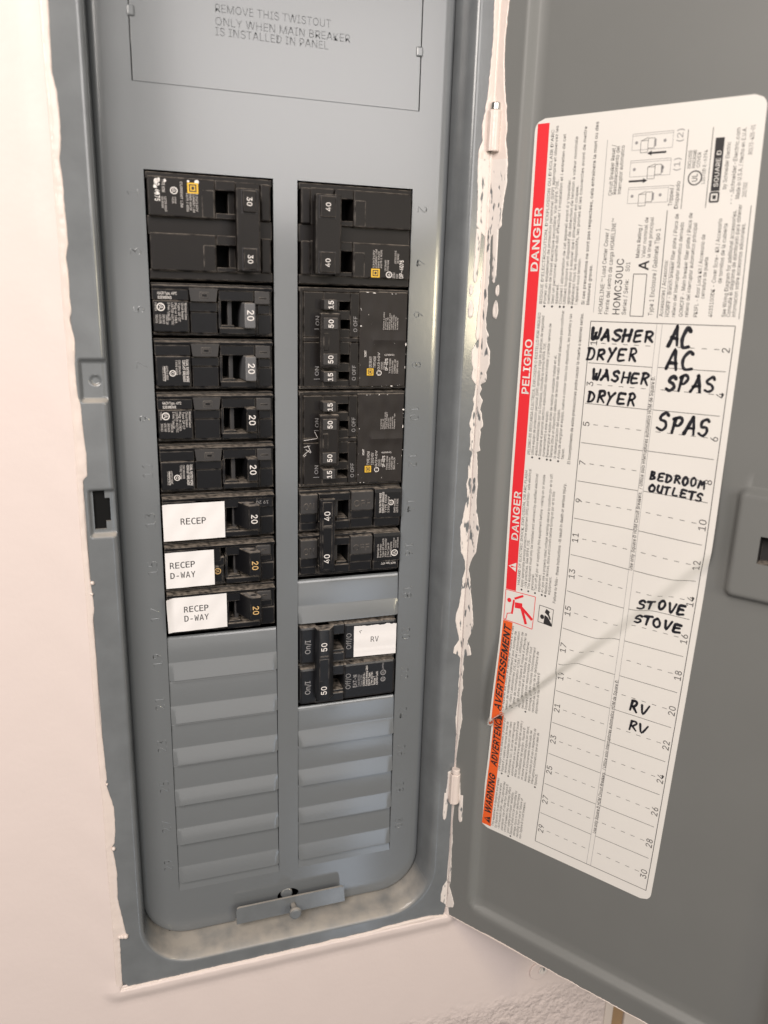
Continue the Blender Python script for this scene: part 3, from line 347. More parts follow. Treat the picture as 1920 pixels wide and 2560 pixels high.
57:(89,(44,101,61,97,72,85,76,68,73,53,62,33,39,0,26,0,59,49,60,49,57,43,50,40,43,38,27,42,16,53,12,69,17,86,28,97,44,90,34,88,27,80,25,69,27,58,34,51,44,48,55,51,62,58,64,69,62,80,55,88),(17,1,0,16,1,17,16,18,1,18,2,1,16,19,18,29,2,18,16,20,19,28,2,29,15,20,16,28,3,2,15,21,20,27,3,28,14,21,15,14,22,21,26,3,27,26,4,3,14,23,22,25,4,26,25,9,4,9,5,4,13,23,14,13,24,23,24,8,25,8,9,25,24,11,8,11,7,8,10,5,9,13,11,24,11,5,10,12,11,13,7,5,11,7,6,5)),
46:(37,(19,-1,12,2,10,8,12,14,19,17,25,14,28,8,25,2),(3,5,4,2,5,3,2,6,5,1,6,2,1,7,6,0,7,1)),
44:(37,(7,-23,13,14,27,14,17,-23),(0,2,1,0,3,2)),
47:(49,(46,105,14,-15,3,-15,35,105),(2,0,3,2,1,0)),
45:(89,(66,48,66,37,22,37,22,48),(2,0,3,2,1,0)),
40:(54,(18,41,20,64,26,87,35,106,46,106,38,84,32,62,30,41,32,23,37,3,46,-19,35,-19,22,11),(2,4,3,2,5,4,1,5,2,1,6,5,0,6,1,0,7,6,12,7,0,12,8,7,12,9,8,11,9,12,11,10,9)),
41:(54,(7,-19,17,4,22,23,24,41,22,62,16,84,7,106,19,106,28,87,34,64,36,41,32,10,19,-19),(5,7,6,5,8,7,5,9,8,4,9,5,4,10,9,3,10,4,2,10,3,2,11,10,1,11,2,1,12,11,0,12,1)),
58:(37,(19,53,12,56,10,62,12,69,19,71,25,69,28,62,25,56,19,-1,12,2,10,8,12,14,19,17,25,14,28,8,25,2),(11,13,12,10,13,11,10,14,13,9,14,10,9,15,14,8,15,9,3,5,4,2,5,3,2,6,5,1,6,2,1,7,6,0,7,1)),
39:(41,(15,62,14,100,27,100,25,62),(0,2,1,0,3,2)),
176:(62,(31,56,20,59,12,67,8,78,12,90,20,98,31,101,42,98,51,90,54,78,51,67,42,59,31,66,37,67,42,72,44,78,42,84,37,89,31,91,25,89,20,84,19,78,20,72,25,67),(5,7,6,4,7,5,4,18,7,18,8,7,4,19,18,17,8,18,3,19,4,17,9,8,3,20,19,16,9,17,3,21,20,15,9,16,2,21,3,2,22,21,14,9,15,14,10,9,2,23,22,13,10,14,2,12,23,12,10,13,1,12,2,12,11,10,1,11,12,0,11,1)),
126:(89,(10,29,13,43,20,50,30,52,39,50,48,43,54,39,59,38,65,41,68,50,79,50,76,36,69,29,59,27,50,29,41,36,35,40,30,41,24,39,21,29),(2,4,3,2,5,4,1,5,2,8,10,9,8,11,10,1,17,5,17,6,5,0,18,1,18,17,1,16,6,17,7,11,8,15,6,16,15,7,6,0,19,18,15,11,7,15,12,11,14,12,15,14,13,12)),
124:(45,(28,132,28,-32,17,-32,17,132),(2,0,3,2,1,0)),
107:(75,(22,27,22,42,24,42,56,75,71,75,36,39,35,39,10,0,10,100,22,100,22,0,58,0,29,37,38,45,73,0),(7,9,8,7,1,9,1,10,9,2,4,3,2,13,4,13,5,4,2,12,13,5,14,13,7,0,1,10,2,1,10,12,2,0,5,6,0,14,5,10,11,12,7,14,0,10,14,7,11,14,10)),
}
FIXED = {
82:(83,(51,47,56,45,60,42,64,37,69,27,83,0,68,0,56,25,51,34,47,39,42,41,36,42,23,42,23,0,10,0,10,100,37,100,52,98,63,93,69,83,71,71,70,62,66,55,60,50,23,89,23,53,38,53,46,54,52,58,56,63,57,71,56,79,52,84,46,88,37,89),(14,24,15,24,16,15,24,17,16,24,18,17,24,34,18,34,33,18,33,19,18,14,25,24,32,19,33,31,19,32,31,20,19,30,20,31,29,20,30,29,21,20,28,21,29,28,22,21,27,22,28,27,23,22,26,23,27,14,12,25,12,26,25,12,23,26,12,0,23,12,1,0,12,11,1,11,2,1,14,13,12,10,2,11,10,3,2,9,3,10,8,3,9,8,4,3,7,4,8,7,5,4,6,5,7)),
69:(83,(13,100,73,100,73,89,27,89,27,59,71,59,71,48,27,48,27,11,74,11,74,0,13,0),(11,3,0,3,1,0,3,2,1,11,4,3,11,7,4,7,5,4,7,6,5,11,8,7,11,9,8,11,10,9)),
67:(83,(72,4,67,1,61,-1,56,-2,50,-2,33,1,20,12,12,28,9,50,12,72,20,88,33,98,50,102,56,101,61,100,67,99,72,96,72,82,67,86,61,89,56,90,50,91,38,88,30,81,25,68,23,50,25,32,30,19,38,12,50,9,56,10,61,11,67,14,72,17),(11,13,12,11,14,13,11,15,14,11,16,15,10,16,11,10,21,16,21,20,16,20,19,16,19,18,16,18,17,16,10,22,21,10,23,22,9,23,10,9,24,23,8,24,9,8,25,24,7,25,8,7,26,25,7,27,26,6,27,7,6,28,27,32,0,33,31,0,32,5,28,6,5,29,28,30,0,31,29,0,30,5,0,29,5,1,0,4,1,5,4,2,1,4,3,2)),
80:(83,(27,89,27,51,42,51,51,53,57,56,61,62,62,70,61,78,57,84,51,88,42,89,13,100,42,100,57,98,68,92,74,83,76,70,74,57,68,48,57,42,42,40,27,40,27,0,13,0),(23,0,11,0,12,11,0,13,12,0,14,13,0,10,14,10,9,14,9,15,14,23,1,0,8,15,9,7,15,8,7,16,15,6,16,7,5,16,6,5,17,16,4,17,5,4,18,17,3,18,4,2,18,3,23,21,1,21,2,1,21,18,2,21,19,18,21,20,19,23,22,21)),
68:(83,(29,11,44,13,53,20,58,31,60,50,58,69,53,80,44,87,29,89,23,89,23,11,29,100,49,97,63,88,71,72,74,50,71,28,63,12,49,3,29,0,9,0,9,100),(20,9,21,9,11,21,9,12,11,9,8,12,8,13,12,20,10,9,7,13,8,7,14,13,6,14,7,5,14,6,5,15,14,4,15,5,3,15,4,3,16,15,2,16,3,2,17,16,1,17,2,0,17,1,0,18,17,20,0,10,20,18,0,20,19,18)),
87:(83,(0,100,13,100,23,19,34,73,48,73,60,19,69,100,83,100,68,0,55,0,41,59,28,0,15,0),(12,1,0,12,2,1,5,7,6,5,8,7,2,10,3,10,4,3,10,5,4,2,11,10,9,5,10,12,11,2,9,8,5)),
65:(83,(41,88,27,37,56,37,33,100,49,100,80,0,66,0,59,26,24,26,16,0,2,0),(10,0,3,0,4,3,0,5,4,10,1,0,2,5,0,10,8,1,8,2,1,8,7,2,7,5,2,10,9,8,6,5,7)),
89:(83,(2,100,17,100,41,56,66,100,80,100,48,45,48,0,34,0,34,45),(8,1,0,8,2,1,2,4,3,2,5,4,8,5,2,7,5,8,7,6,5)),
86:(83,(41,11,65,100,79,100,49,0,33,0,4,100,18,100),(4,6,5,4,0,6,0,2,1,0,3,2,4,3,0)),
45:(83,(24,43,59,43,59,32,24,32),(3,1,0,3,2,1)),
}
_T = {}
def fatten(V, F, off):
    """move the outline outward by off (capital heights)"""
    E = {}
    for t in F:
        for i in range(3): E[(t[i], t[(i + 1) % 3])] = 1
    ar = sum((V[b][0] - V[a][0]) * (V[c][1] - V[a][1]) - (V[c][0] - V[a][0]) * (V[b][1] - V[a][1]) for a, b, c in F)
    sg = 1 if ar > 0 else -1
    nrm = {}
    for (a, b) in E:
        if (b, a) in E: continue
        dx, dy = V[b][0] - V[a][0], V[b][1] - V[a][1]; l = math.hypot(dx, dy)
        if l < 1e-6: continue
        n = (dy / l * sg, -dx / l * sg)
        nrm.setdefault(a, []).append(n); nrm.setdefault(b, []).append(n)
    out = []
    for i, (x, y) in enumerate(V):
        ns = nrm.get(i)
        if not ns: out.append((x, y)); continue
        nx = sum(n[0] for n in ns) / len(ns); ny = sum(n[1] for n in ns) / len(ns); l2 = max(.4, nx * nx + ny * ny)
        out.append((x + nx / l2 * off, y + ny / l2 * off))
    return out
def glyph(s, bold=0.0, shear=0.0, res=2, mono=False):
    key = (s, bold, shear, mono)
    if key in _T: return _T[key]
    V = []; F = []; x = 0.0
    for ch in s:
        if ch == ' ': x += .39; continue
        c = ord(ch)
        adv, fl, tr = FIXED[c] if mono and c in FIXED else PLAIN[c if c in PLAIN else 45]
        v = [(fl[i] / 100, fl[i + 1] / 100) for i in range(0, len(fl), 2)]; t = [tr[i:i + 3] for i in range(0, len(tr), 3)]
        if bold: v = fatten(v, t, bold)
        k = len(V); V += [(x + a + shear * b, b) for a, b in v]; F += [tuple(k + q for q in tt) for tt in t]
        x += adv / 100 + max(0, bold) * 1.2
    x0 = min(v[0] for v in V); x1 = max(v[0] for v in V)
    V = [(v[0] - x0, v[1]) for v in V]
    _T[key] = (V, F, x1 - x0)
    return _T[key]
def text(mb, s, cap, f, m, length=None, align='L', bold=0.0, shear=0.0, res=2, track=None):
    """f(x,y)->xyz for a baseline frame; cap = capital height; length squeezes or stretches the line to fit"""
    if track:                            # fixed pitch lettering
        n = len(s)
        x0 = {'L': 0, 'C': -(n * track) / 2, 'R': -n * track}[align]
        for i, ch in enumerate(s):
            if ch == ' ': continue
            V, F, wd_ = glyph(ch, bold, shear, res, True)
            sx = min(cap, .86 * track / max(wd_, 1e-3))
            off = x0 + (i + 0.5) * track - wd_ * sx / 2
            mb.add([f(off + x * sx, y * cap) for x, y in V], F, m)
        return
    V, F, wd_ = glyph(s, bold, shear, res)
    if not V: return
    sx = cap if length is None else length / wd_
    tot = wd_ * sx
    x0 = {'L': 0, 'C': -tot / 2, 'R': -tot}[align]
    mb.add([f(x0 + x * sx, y * cap) for x, y in V], F, m)

# marker-pen letters: strokes in a 1 x 1 box
PEN = {'W': [[(0, 1), (.05, .35), (.2, 0), (.42, .25), (.48, .7), (.55, .2), (.75, .02), (.95, .4), (1, 1)]],
 'A': [[(0, 0), (.3, .5), (.55, 1)], [(.55, 1), (.75, .5), (.95, 0)], [(.22, .35), (.85, .35)]],
 'S': [[(.9, .85), (.6, 1), (.2, .82), (.25, .58), (.7, .45), (.85, .2), (.5, 0), (.05, .08)]],
 'H': [[(.1, 1), (.05, 0)], [(.9, 1), (.85, 0)], [(.08, .5), (.88, .52)]],
 'E': [[(.85, 1), (.15, .95), (.1, .5), (.1, .02), (.9, .05)], [(.12, .52), (.75, .55)]],
 'R': [[(.15, .95), (.1, 0)], [(.1, .95), (.6, 1), (.85, .75), (.55, .5), (.15, .45)], [(.4, .46), (.95, 0)]],
 'D': [[(.15, .98), (.1, .02)], [(.05, .98), (.6, .9), (.9, .5), (.55, .08), (.05, .02)]],
 'Y': [[(.05, 1), (.45, .5)], [(.95, 1), (.45, .5), (.2, -.1)]],
 'C': [[(.9, .9), (.55, 1), (.15, .6), (.15, .25), (.45, 0), (1, .06)]],
 'P': [[(.2, .9), (.1, 0)], [(.05, .85), (.55, 1.02), (.9, .8), (.6, .5), (.18, .42)]],
 'B': [[(.15, 1), (.1, 0)], [(.1, 1), (.7, .92), (.55, .55), (.15, .52)], [(.4, .54), (.9, .3), (.55, .02), (.08, 0)]],
 'O': [[(.5, 1), (.12, .75), (.1, .3), (.45, 0), (.85, .25), (.88, .7), (.5, 1), (.3, .95)]],
 'M': [[(.05, 0), (.18, .95), (.5, .35), (.8, .98), (.98, 0)]],
 'U': [[(.1, 1), (.1, .35), (.4, 0), (.75, .15), (.88, 1)], [(.88, 1), (.92, .05)]],
 'T': [[(.0, .95), (1, 1)], [(.52, .97), (.45, 0)]],
 'L': [[(.2, 1), (.12, .05), (.9, .08)]],
 'V': [[(.05, 1), (.45, 0), (.98, 1.05)]]}
def pen(mb, word, u0, z0, width, h, f, m, wpen=0.62, slope=0.0, seed=1):
    rr = random.Random(seed)
    n = len(word); pitch = width / n
    for i, ch in enumerate(word):
        if ch == ' ': continue
        cw = pitch * 0.74 * rr.uniform(.92, 1.08); chh = h * rr.uniform(.9, 1.08); dx = rr.uniform(-.05, .05) * pitch; dz = rr.uniform(-.05, .05) * h
        for st in PEN[ch]:
            pts = [(u0 + i * pitch + dx + (p[0] + rr.gauss(0, .035)) * cw + 0.10 * p[1] * chh, z0 + dz + slope * i * pitch + (p[1] + rr.gauss(0, .03)) * chh) for p in st]
            press = rr.uniform(.82, 1.12)
            # catmull-rom
            if len(pts) > 2:
                q = []
                ext = [pts[0]] + pts + [pts[-1]]
                for k in range(1, len(ext) - 2):
                    for t in (0, .25, .5, .75):
                        a, b_, c, d = ext[k - 1:k + 3]
                        q.append(tuple(.5 * (2 * b_[j] + (c[j] - a[j]) * t + (2 * a[j] - 5 * b_[j] + 4 * c[j] - d[j]) * t * t + (3 * b_[j] - a[j] - 3 * c[j] + d[j]) * t ** 3) for j in (0, 1)))
                q.append(pts[-1]); pts = q
            else:
                (x0, y0), (x1, y1) = pts
                pts = [(x0 + (x1 - x0) * t / 4, y0 + (y1 - y0) * t / 4) for t in range(5)]
            disc(mb, pts[0], wpen * press * 1.04, f, m); disc(mb, pts[-1], wpen * press * .84, f, m)
            L_ = []; R_ = []
            for k, p in enumerate(pts):
                a = pts[max(0, k - 1)]; b_ = pts[min(len(pts) - 1, k + 1)]
                dx_, dy_ = b_[0] - a[0], b_[1] - a[1]; l = math.hypot(dx_, dy_) or 1
                ww = wpen * press * (1.06 - .22 * k / max(1, len(pts) - 1) + .08 * math.sin(k * 1.3 + i))
                L_.append(f(p[0] - dy_ / l * ww, p[1] + dx_ / l * ww)); R_.append(f(p[0] + dy_ / l * ww, p[1] - dx_ / l * ww))
            V = L_ + R_; k = len(pts)
            mb.add(V, [(j, k + j, k + j + 1, j + 1) for j in range(k - 1)], m)
_dz = [0]
def disc(mb, c, r, f, m, n=10):
    mb.add([f(c[0] + r * math.cos(2 * math.pi * i / n), c[1] + r * math.sin(2 * math.pi * i / n)) for i in range(n)], [tuple(range(n))], m)
def ring(mb, c, r0, r1, f, m, n=20):
    V = []
    for i in range(n):
        a = 2 * math.pi * i / n
        V += [f(c[0] + r0 * math.cos(a), c[1] + r0 * math.sin(a)), f(c[0] + r1 * math.cos(a), c[1] + r1 * math.sin(a))]
    mb.add(V, [(2 * i, 2 * i + 1, (2 * i + 3) % (2 * n), (2 * i + 2) % (2 * n)) for i in range(n)], m)
def seg(mb, a, b, wd_, f, m, n=None):
    l = math.hypot(b[0] - a[0], b[1] - a[1]); n = n or max(1, int(l / 3))
    dx, dy = (b[0] - a[0]) / l, (b[1] - a[1]) / l
    V = []
    for i in range(n + 1):
        t = i / n; x = a[0] + (b[0] - a[0]) * t; y = a[1] + (b[1] - a[1]) * t
        V += [f(x - dy * wd_ / 2, y + dx * wd_ / 2), f(x + dy * wd_ / 2, y - dx * wd_ / 2)]
    mb.add(V, [(2 * i, 2 * i + 1, 2 * i + 3, 2 * i + 2) for i in range(n)], m)
def quad(mb, pts, f, m): mb.add([f(*p) for p in pts], [tuple(range(len(pts)))], m)

# ------------------------------------------------------------------ dimensions
ROW = 25.4; Z0 = 3.3; W = 57.9; G = 11.4; XR = W + G
FY = -15.0                                   # front of the trim flange (the dead front is y = 0)
TX0, TX1, TZ0, TZ1 = -34.0, 161.2, -428.0, 150.0
IX0, IX1, IZ0, IZ1 = -20.8, 150.2, -418.6, 138.0

def rrect(x0, x1, z0, z1, r, left=None, right=None, nb=24, na=12):
    """closed contour: points with outward normals, starting down the left side"""
    out = []
    left = left or [z1 - r + (z0 + r - (z1 - r)) * i / 40 for i in range(41)]
    for z in left: out.append((x0, z, -1, 0))
    for i in range(1, na): a = math.pi + math.pi / 2 * i / na; out.append((x0 + r + r * math.cos(a), z0 + r + r * math.sin(a), math.cos(a), math.sin(a)))
    for i in range(nb + 1): out.append((x0 + r + (x1 - x0 - 2 * r) * i / nb, z0, 0, -1))
    for i in range(1, na): a = -math.pi / 2 + math.pi / 2 * i / na; out.append((x1 - r + r * math.cos(a), z0 + r + r * math.sin(a), math.cos(a), math.sin(a)))
    for i in range(41): out.append((x1, z0 + r + (z1 - z0 - 2 * r) * i / 40, 1, 0))
    for i in range(1, na): a = math.pi / 2 * i / na; out.append((x1 - r + r * math.cos(a), z1 - r + r * math.sin(a), math.cos(a), math.sin(a)))
    for i in range(nb + 1): out.append((x1 - r + (x0 - x1 + 2 * r) * i / nb, z1, 0, 1))
    for i in range(1, na): a = math.pi / 2 + math.pi / 2 * i / na; out.append((x0 + r + r * math.cos(a), z1 - r + r * math.sin(a), math.cos(a), math.sin(a)))
    return out
def ss(t): t = max(0., min(1., t)); return t * t * (3 - 2 * t)

# ------------------------------------------------------------------ wall
wall = MB()
WX0, WX1, WZ0, WZ1 = -800, 292.5, -1100, 500
def wall_y(o, x, z):
    bead = 2.6 if z < TZ0 + 2 else 1.2
    y = -14.0 - bead * ss((o + 1.5) / 2.2) * (1 - ss((o - 2.5) / 9.0))
    return y + 0.12 * math.sin(x * .21 + z * .17)
offs = [-1.2, -.6, 0, .6, 1.2, 2, 3, 4, 5.5, 7, 9, 11, 14, 18, 26, 40, 70, 110]
ctr = []
for i in range(120): ctr.append((TX0 - .4, TZ1 - (TZ1 - TZ0) * i / 120, -1, 0))
for i in range(9): a = math.pi + math.pi / 2 * i / 8; ctr.append((TX0 - .4, TZ0 - .3, math.cos(a), math.sin(a)))
for i in range(1, 50): ctr.append((TX0 + (TX1 - TX0) * i / 50, TZ0 - .3, 0, -1))
for i in range(9): a = -math.pi / 2 + math.pi / 2 * i / 8; ctr.append((TX1 + .6, TZ0 - .3, math.cos(a), math.sin(a)))
for i in range(1, 41): ctr.append((TX1 + .6, TZ0 + (TZ1 - TZ0) * i / 40, 1, 0))
P = []
for x, z, nx, nz in ctr:
    rowp = []
    for o in offs:
        px, pz = x + nx * o, z + nz * o
        jit = 0.35 * mnoise.noise((px * .25, pz * .25, 3.1)) if o < 3 else 0
        rowp.append((px + nx * jit, wall_y(o, px, pz), pz + nz * jit))
    # continue to the far edge
    o = offs[-1]; px, pz = x + nx * o, z + nz * o
    tx = (WX0 - px) / nx if nx < -1e-6 else ((WX1 - px) / nx if nx > 1e-6 else 1e9)
    tz = (WZ0 - pz) / nz if nz < -1e-6 else 1e9
    t = min(tx, tz); rowp.append((px + nx * t, -14.0, pz + nz * t))
    P.append(rowp)
wall.grid(P, 'wall_paint', flip=True)
# missing far corners of the sweep
a = math.pi
wall.add([(WX1, -14.0, WZ0), (WX1, 30, WZ0), (WX1, 30, WZ1), (WX1, -14.0, WZ1)], [(0, 1, 2, 3)], 'wall_paint')
wo = wall.build('wall', angle=60); tag(wo, 'smooth pinkish cream wall around the panel, rough plaster lower down', 'wall', kind='structure')

# paint that has run over the edge of the panel on the left
LB = [(-33.5, 56.8), (-34.1, 31.3), (-32.8, 24.9), (-32.4, 13.9), (-32.9, 4.1), (-33.8, -0.5), (-33.1, -8.9), (-33.2, -16.6), (-32.9, -29.3), (-32.9, -34.1), (-34.1, -39.0), (-33.6, -47.1), (-33.9, -55.4), (-33.5, -61.2), (-34.6, -65.4), (-33.1, -73.9), (-34.0, -87.7), (-33.6, -98.3), (-32.8, -101.9), (-32.4, -116.3), (-31.9, -125.6), (-32.2, -134.9), (-34.2, -136.7), (-34.6, -155.7), (-34.4, -173.4), (-34.4, -183.4), (-33.5, -199.8), (-34.5, -206.9), (-34.3, -224.9), (-34.7, -257.6), (-34.3, -268.9), (-33.6, -294.4), (-34.3, -296.6), (-31.2, -311.5), (-31.4, -326.0), (-32.3, -333.2), (-33.8, -335.4), (-32.9, -340.5), (-32.1, -350.8), (-32.7, -368.5), (-29.8, -391.6), (-28.8, -393.2), (-33.2, -393.8), (-33.6, -419.2), (-33.8, -428)]
LB = [(-33.6, 148)] + LB
def lerp_tab(tab, z):
    for (z0, *a), (z1, *b) in zip(tab, tab[1:]):
        if z0 >= z >= z1:
            t = (z0 - z) / (z0 - z1) if z0 != z1 else 0
            return [p + (q - p) * t for p, q in zip(a, b)]
    return list(tab[-1][1:])
lbz = [(z, x) for x, z in LB]
bead = MB(); P = []
z = 140.0
while z > -427:
    xe = lerp_tab(lbz, z)[0] + 0.2 * mnoise.noise((0, z * .35, 1)) + .1 * mnoise.noise((0, z * 1.1, 5)) + .3
    x0 = TX0 - 3.2
    hgt = 0.7 + 0.4 * mnoise.noise((2, z * .12, 0)) + .15 * mnoise.noise((7, z * .9, 0))
    row = []
    for t in (0, .15, .3, .45, .6, .75, .88, .96, 1.0, 1.0):
        row.append([x0 + (xe - x0) * t, -15.0 - hgt * math.sin(math.pi * min(1, .12 + .88 * (t * .5 + .5))) ** .5 * (1.0 if t < .97 else .55), z])
    row[-1][1] = -14.7
    row[0][1] = -14.4; row[1][1] = -15.1 - hgt * .3
    P.append(row); z -= 1.1
bead.grid(P, 'paint_bead', flip=False)
# crumbs of dried paint
for x, z, r in [(-33.2, -187, 1.0), (-33.8, -192.5, .8), (-32.6, -336, 1.1), (-29.8, -393.2, 1.5), (-31.4, -393.0, 1.3), (-32.8, -392.8, 1.2), (-33.5, -297, .7)]:
    bm = bmesh.new(); bmesh.ops.create_icosphere(bm, subdivisions=2, radius=r)
    for v in bm.verts: v.co = Vector((x, -15.3, z)) + v.co * (1 + .35 * mnoise.noise(v.co * 1.3 + Vector((x, z, 0))))
    bead.addbm(bm, 'paint_bead')
bead.build('paint_bead', wo, angle=80)
# ragged paint along the bottom edge
bead = MB(); P = []
for i in range(190):
    x = TX0 + (TX1 - TX0) * i / 189
    up = .5 + .5 * mnoise.noise((x * .12, 9, 0)) + .35 * mnoise.noise((x * .8, 3, 0)) + (1.4 * ss((x - 108) / 25) * (1 - ss((x - 150) / 10)) if x > 108 else 0)
    ze = TZ0 + max(.1, up); z0 = TZ0 - 2.6
    P.append([(x, -15.2, z0), (x, -16.1, z0 + (ze - z0) * .4), (x, -16.0, z0 + (ze - z0) * .75), (x, -15.7, ze - .1), (x, -14.8, ze)])
bead.grid(P, 'paint_bead', flip=True)
bead.build('paint_bead', wo, angle=80)

# round screw cover on the wall
sc_ = MB(); sc_.cyl((233.7, -14.6, -493.7), (0, -1, 0), 7.0, 1.2, 'wall_paint', 28, .5)
sc_.cyl((236.2, -15.6, -493.0), (0, -1, 0), 3.2, 1.0, 'dried_paint', 20, .3)
tag(sc_.build('wall_screw', origin=(233.7, -14, -493.7)), 'small round painted screw head on the wall under the open door', 'screw')

# casing past the end of the wall
cas = empty('door_casing', (300, -10, -1100)); tag(cas, 'bare wood strip between white boards past the wall end, below the open door', 'casing')
b_ = MB().box(293.5, 300.8, -13.5, 20, -1100, 480, 'white_board', .8); b_.build('board', cas, (297, 0, -1100))
b_ = MB().box(301.0, 311.2, -12.0, 20, -1100, 480, 'wood', .5); b_.build('wood_strip', cas, (306, 0, -1100))
b_ = MB().box(311.6, 420, -13.5, 20, -1100, 480, 'white_board', .8); b_.build('board', cas, (360, 0, -1100))

# ------------------------------------------------------------------ panel
panel = empty('electrical_panel', (63.6, 0, -428))
tag(panel, 'grey flush mounted electrical panel with its door open and paint smeared on the hinge', 'electrical panel')

# trim frame: flange, rounded lip, well
zl = sorted(set([IZ1 - 28 - i * 6.0 for i in range(32)] + [-80 - .55 * i for i in range(160)] + [-142.4, -146.2, -157.5, -161.3] + [-170 - 6 * i for i in range(37)]), reverse=True)
zl = [z for z in zl if z >= IZ0 + 28]
# drop samples too close to the slot lines
keep = [-142.4, -146.2, -157.5, -161.3]
zl = [z for z in zl if z in keep or all(abs(z - k) > .2 for k in keep)]
ctr = rrect(IX0, IX1, IZ0, IZ1, 28, left=zl)
prof_in = [(2.1, FY), (1.4, FY + .12), (.6, FY + .45), (-.1, FY + 1.1), (-.8, FY + 2.2), (-1.5, FY + 4), (-2.2, FY + 7), (-2.9, FY + 11), (-3.6, FY + 16), (-4.2, 6)]
def pocket(x, z):
    d = 0
    for z0, z1, dep in ((-81.5, -101.8, 2.4), (-141.2, -165.2, 2.2)):
        a = ss((z0 - z) / 2.2) * ss((z - z1) / 2.6) * ss((x + 32.6) / 1.6) * ss((-19.8 - x) / 1.6)
        d = max(d, a * dep)
    r = math.hypot(x + 25.6, z + 91.7)
    d += 1.1 * (1 - ss((r - 1.7) / .7))
    return d
fo = [12.6, 12.0, 11.4, 10.8, 10.2, 9.5, 8.8, 8.1, 7.4, 6.7, 6.0, 5.4, 4.8, 4.3, 3.8, 3.2, 2.65]
P = []
for x, z, nx, nz in ctr:
    row = []
    px, pz = x, z                                        # outer rectangle point
    if abs(nx) == 1 and nz == 0: ox, oz = (TX0 if nx < 0 else TX1), z
    elif abs(nz) == 1 and nx == 0: ox, oz = x, (TZ0 if nz < 0 else TZ1)
    else:
        cx_ = (IX0 + 28) if nx < 0 else (IX1 - 28); cz_ = (IZ0 + 28) if nz < 0 else (IZ1 - 28)
        ex = abs((TX0 if nx < 0 else TX1) - cx_); ez = abs((TZ0 if nz < 0 else TZ1) - cz_)
        t = min(ex / max(abs(nx), 1e-6), ez / max(abs(nz), 1e-6)); ox, oz = cx_ + nx * t, cz_ + nz * t
    row.append((ox, FY + 3, oz)); row.append((ox, FY + .3, oz)); row.append((ox - .25 * nx, FY, oz - .25 * nz))
    for o in fo:
        if nx == -1:
            qx, qz = x - o, z
        else:
            t = (o - 2.1) / (13.2 - 2.1); bx, bz = x + nx * 2.1, z + nz * 2.1
            ix_, iz_ = ox - .25 * nx, oz - .25 * nz
            qx, qz = bx + (ix_ - bx) * t, bz + (iz_ - bz) * t
        row.append((qx, FY + (pocket(qx, qz) if nx == -1 else 0), qz))
    for o, y in prof_in:
        if o < 0: o *= 1 - .7 * max(0, -nx)
        qx, qz = x + nx * o, z + nz * o
        row.append((qx, y + (pocket(qx, qz) if nx == -1 and y < -13 else 0), qz))
    P.append(row)
def skip_slot(c):
    x = sum(v[0] for v in c) / 4; z = sum(v[2] for v in c) / 4
    if sum(v[1] for v in c) / 4 > -11.5: return False
    return (-30.35 < x < -25.05 and -161.4 < z < -142.3) or (-25.2 < x < -22.9 and -157.6 < z < -146.1)
trim = MB(); trim.grid(P, 'grey_trim', close_u=True, skip=skip_slot, flip=False)
# latch slot: sheet edge, and behind it a near-black plate for the slot's shade
sl = [(-30.3, -142.4), (-25.1, -142.4), (-25.1, -146.2), (-22.9, -146.2), (-22.9, -157.5), (-25.1, -157.5), (-25.1, -161.3), (-30.3, -161.3)]
trim.add([(x, -12.75, z) for x, z in sl] + [(x, -11.4, z) for x, z in sl], [(i, (i + 1) % 8, 8 + (i + 1) % 8, 8 + i) for i in range(8)], 'grey_trim')
trim.box(-32.5, -22.0, -11.3, -11.0, -163.5, -140.5, 'inside_shade', 0)
trim.build('trim_frame', panel, (63.6, 0, -428), angle=50)

# dead front plate with its openings
DX0, DX1, DZ0, DZ1 = -20.2, 146.6, -414.6, 132.0
CZ1 = Z0 - 15 * ROW - 6.0
TW = (-3.0, 129.2, 35.0, 120.0)                       # twist-out plate
ctr = rrect(DX0, DX1, DZ0, DZ1, 26)
prof = [(0, 9), (0, 4.6), (-.2, 2.8), (-.6, 1.6), (-1.3, .75), (-2.2, .22), (-3.3, .03), (-6.0, 0)]
df = MB()
df.grid([[(x + nx * o, y, z + nz * o) for o, y in prof] for x, z, nx, nz in ctr], 'grey_paint', close_u=True)
bm = bmesh.new()
def loop(pts):
    vs = [bm.verts.new((x, 0, z)) for x, z in pts]
    return [bm.edges.new((vs[i], vs[(i + 1) % len(vs)])) for i in range(len(vs))]
E_ = loop([(x - nx * 6, z - nz * 6) for x, z, nx, nz in ctr])
def rect_pts(x0, x1, z0, z1): return [(x0, z0), (x1, z0), (x1, z1), (x0, z1)]
holes = [rect_pts(0, W, CZ1, 0), rect_pts(XR, XR + W, CZ1, 0), rect_pts(TW[0], TW[1], TW[2], TW[3])]
notch = [(63.2 + 6.6 * math.cos(a), -401.6 + 4.4 * math.sin(a)) for a in [math.pi * 2 * i / 28 for i in range(28)]]
holes.append(notch)
for h in holes: E_ += loop(h)
bmesh.ops.triangle_fill(bm, edges=E_, use_beauty=True, use_dissolve=False, normal=(0, -1, 0))
for f_ in bm.faces:
    if f_.normal.y > 0: f_.normal_flip()
bm.verts.index_update()
df.add([v.co.copy() for v in bm.verts], [[v.index for v in f_.verts] for f_ in bm.faces], 'grey_paint'); bm.free()
for h in holes:                                       # sheet thickness round each opening
    n = len(h)
    df.add([(x, 0, z) for x, z in h] + [(x, 1.5, z) for x, z in h], [(i, (i + 1) % n, n + (i + 1) % n, n + i) for i in range(n)], 'grey_paint')
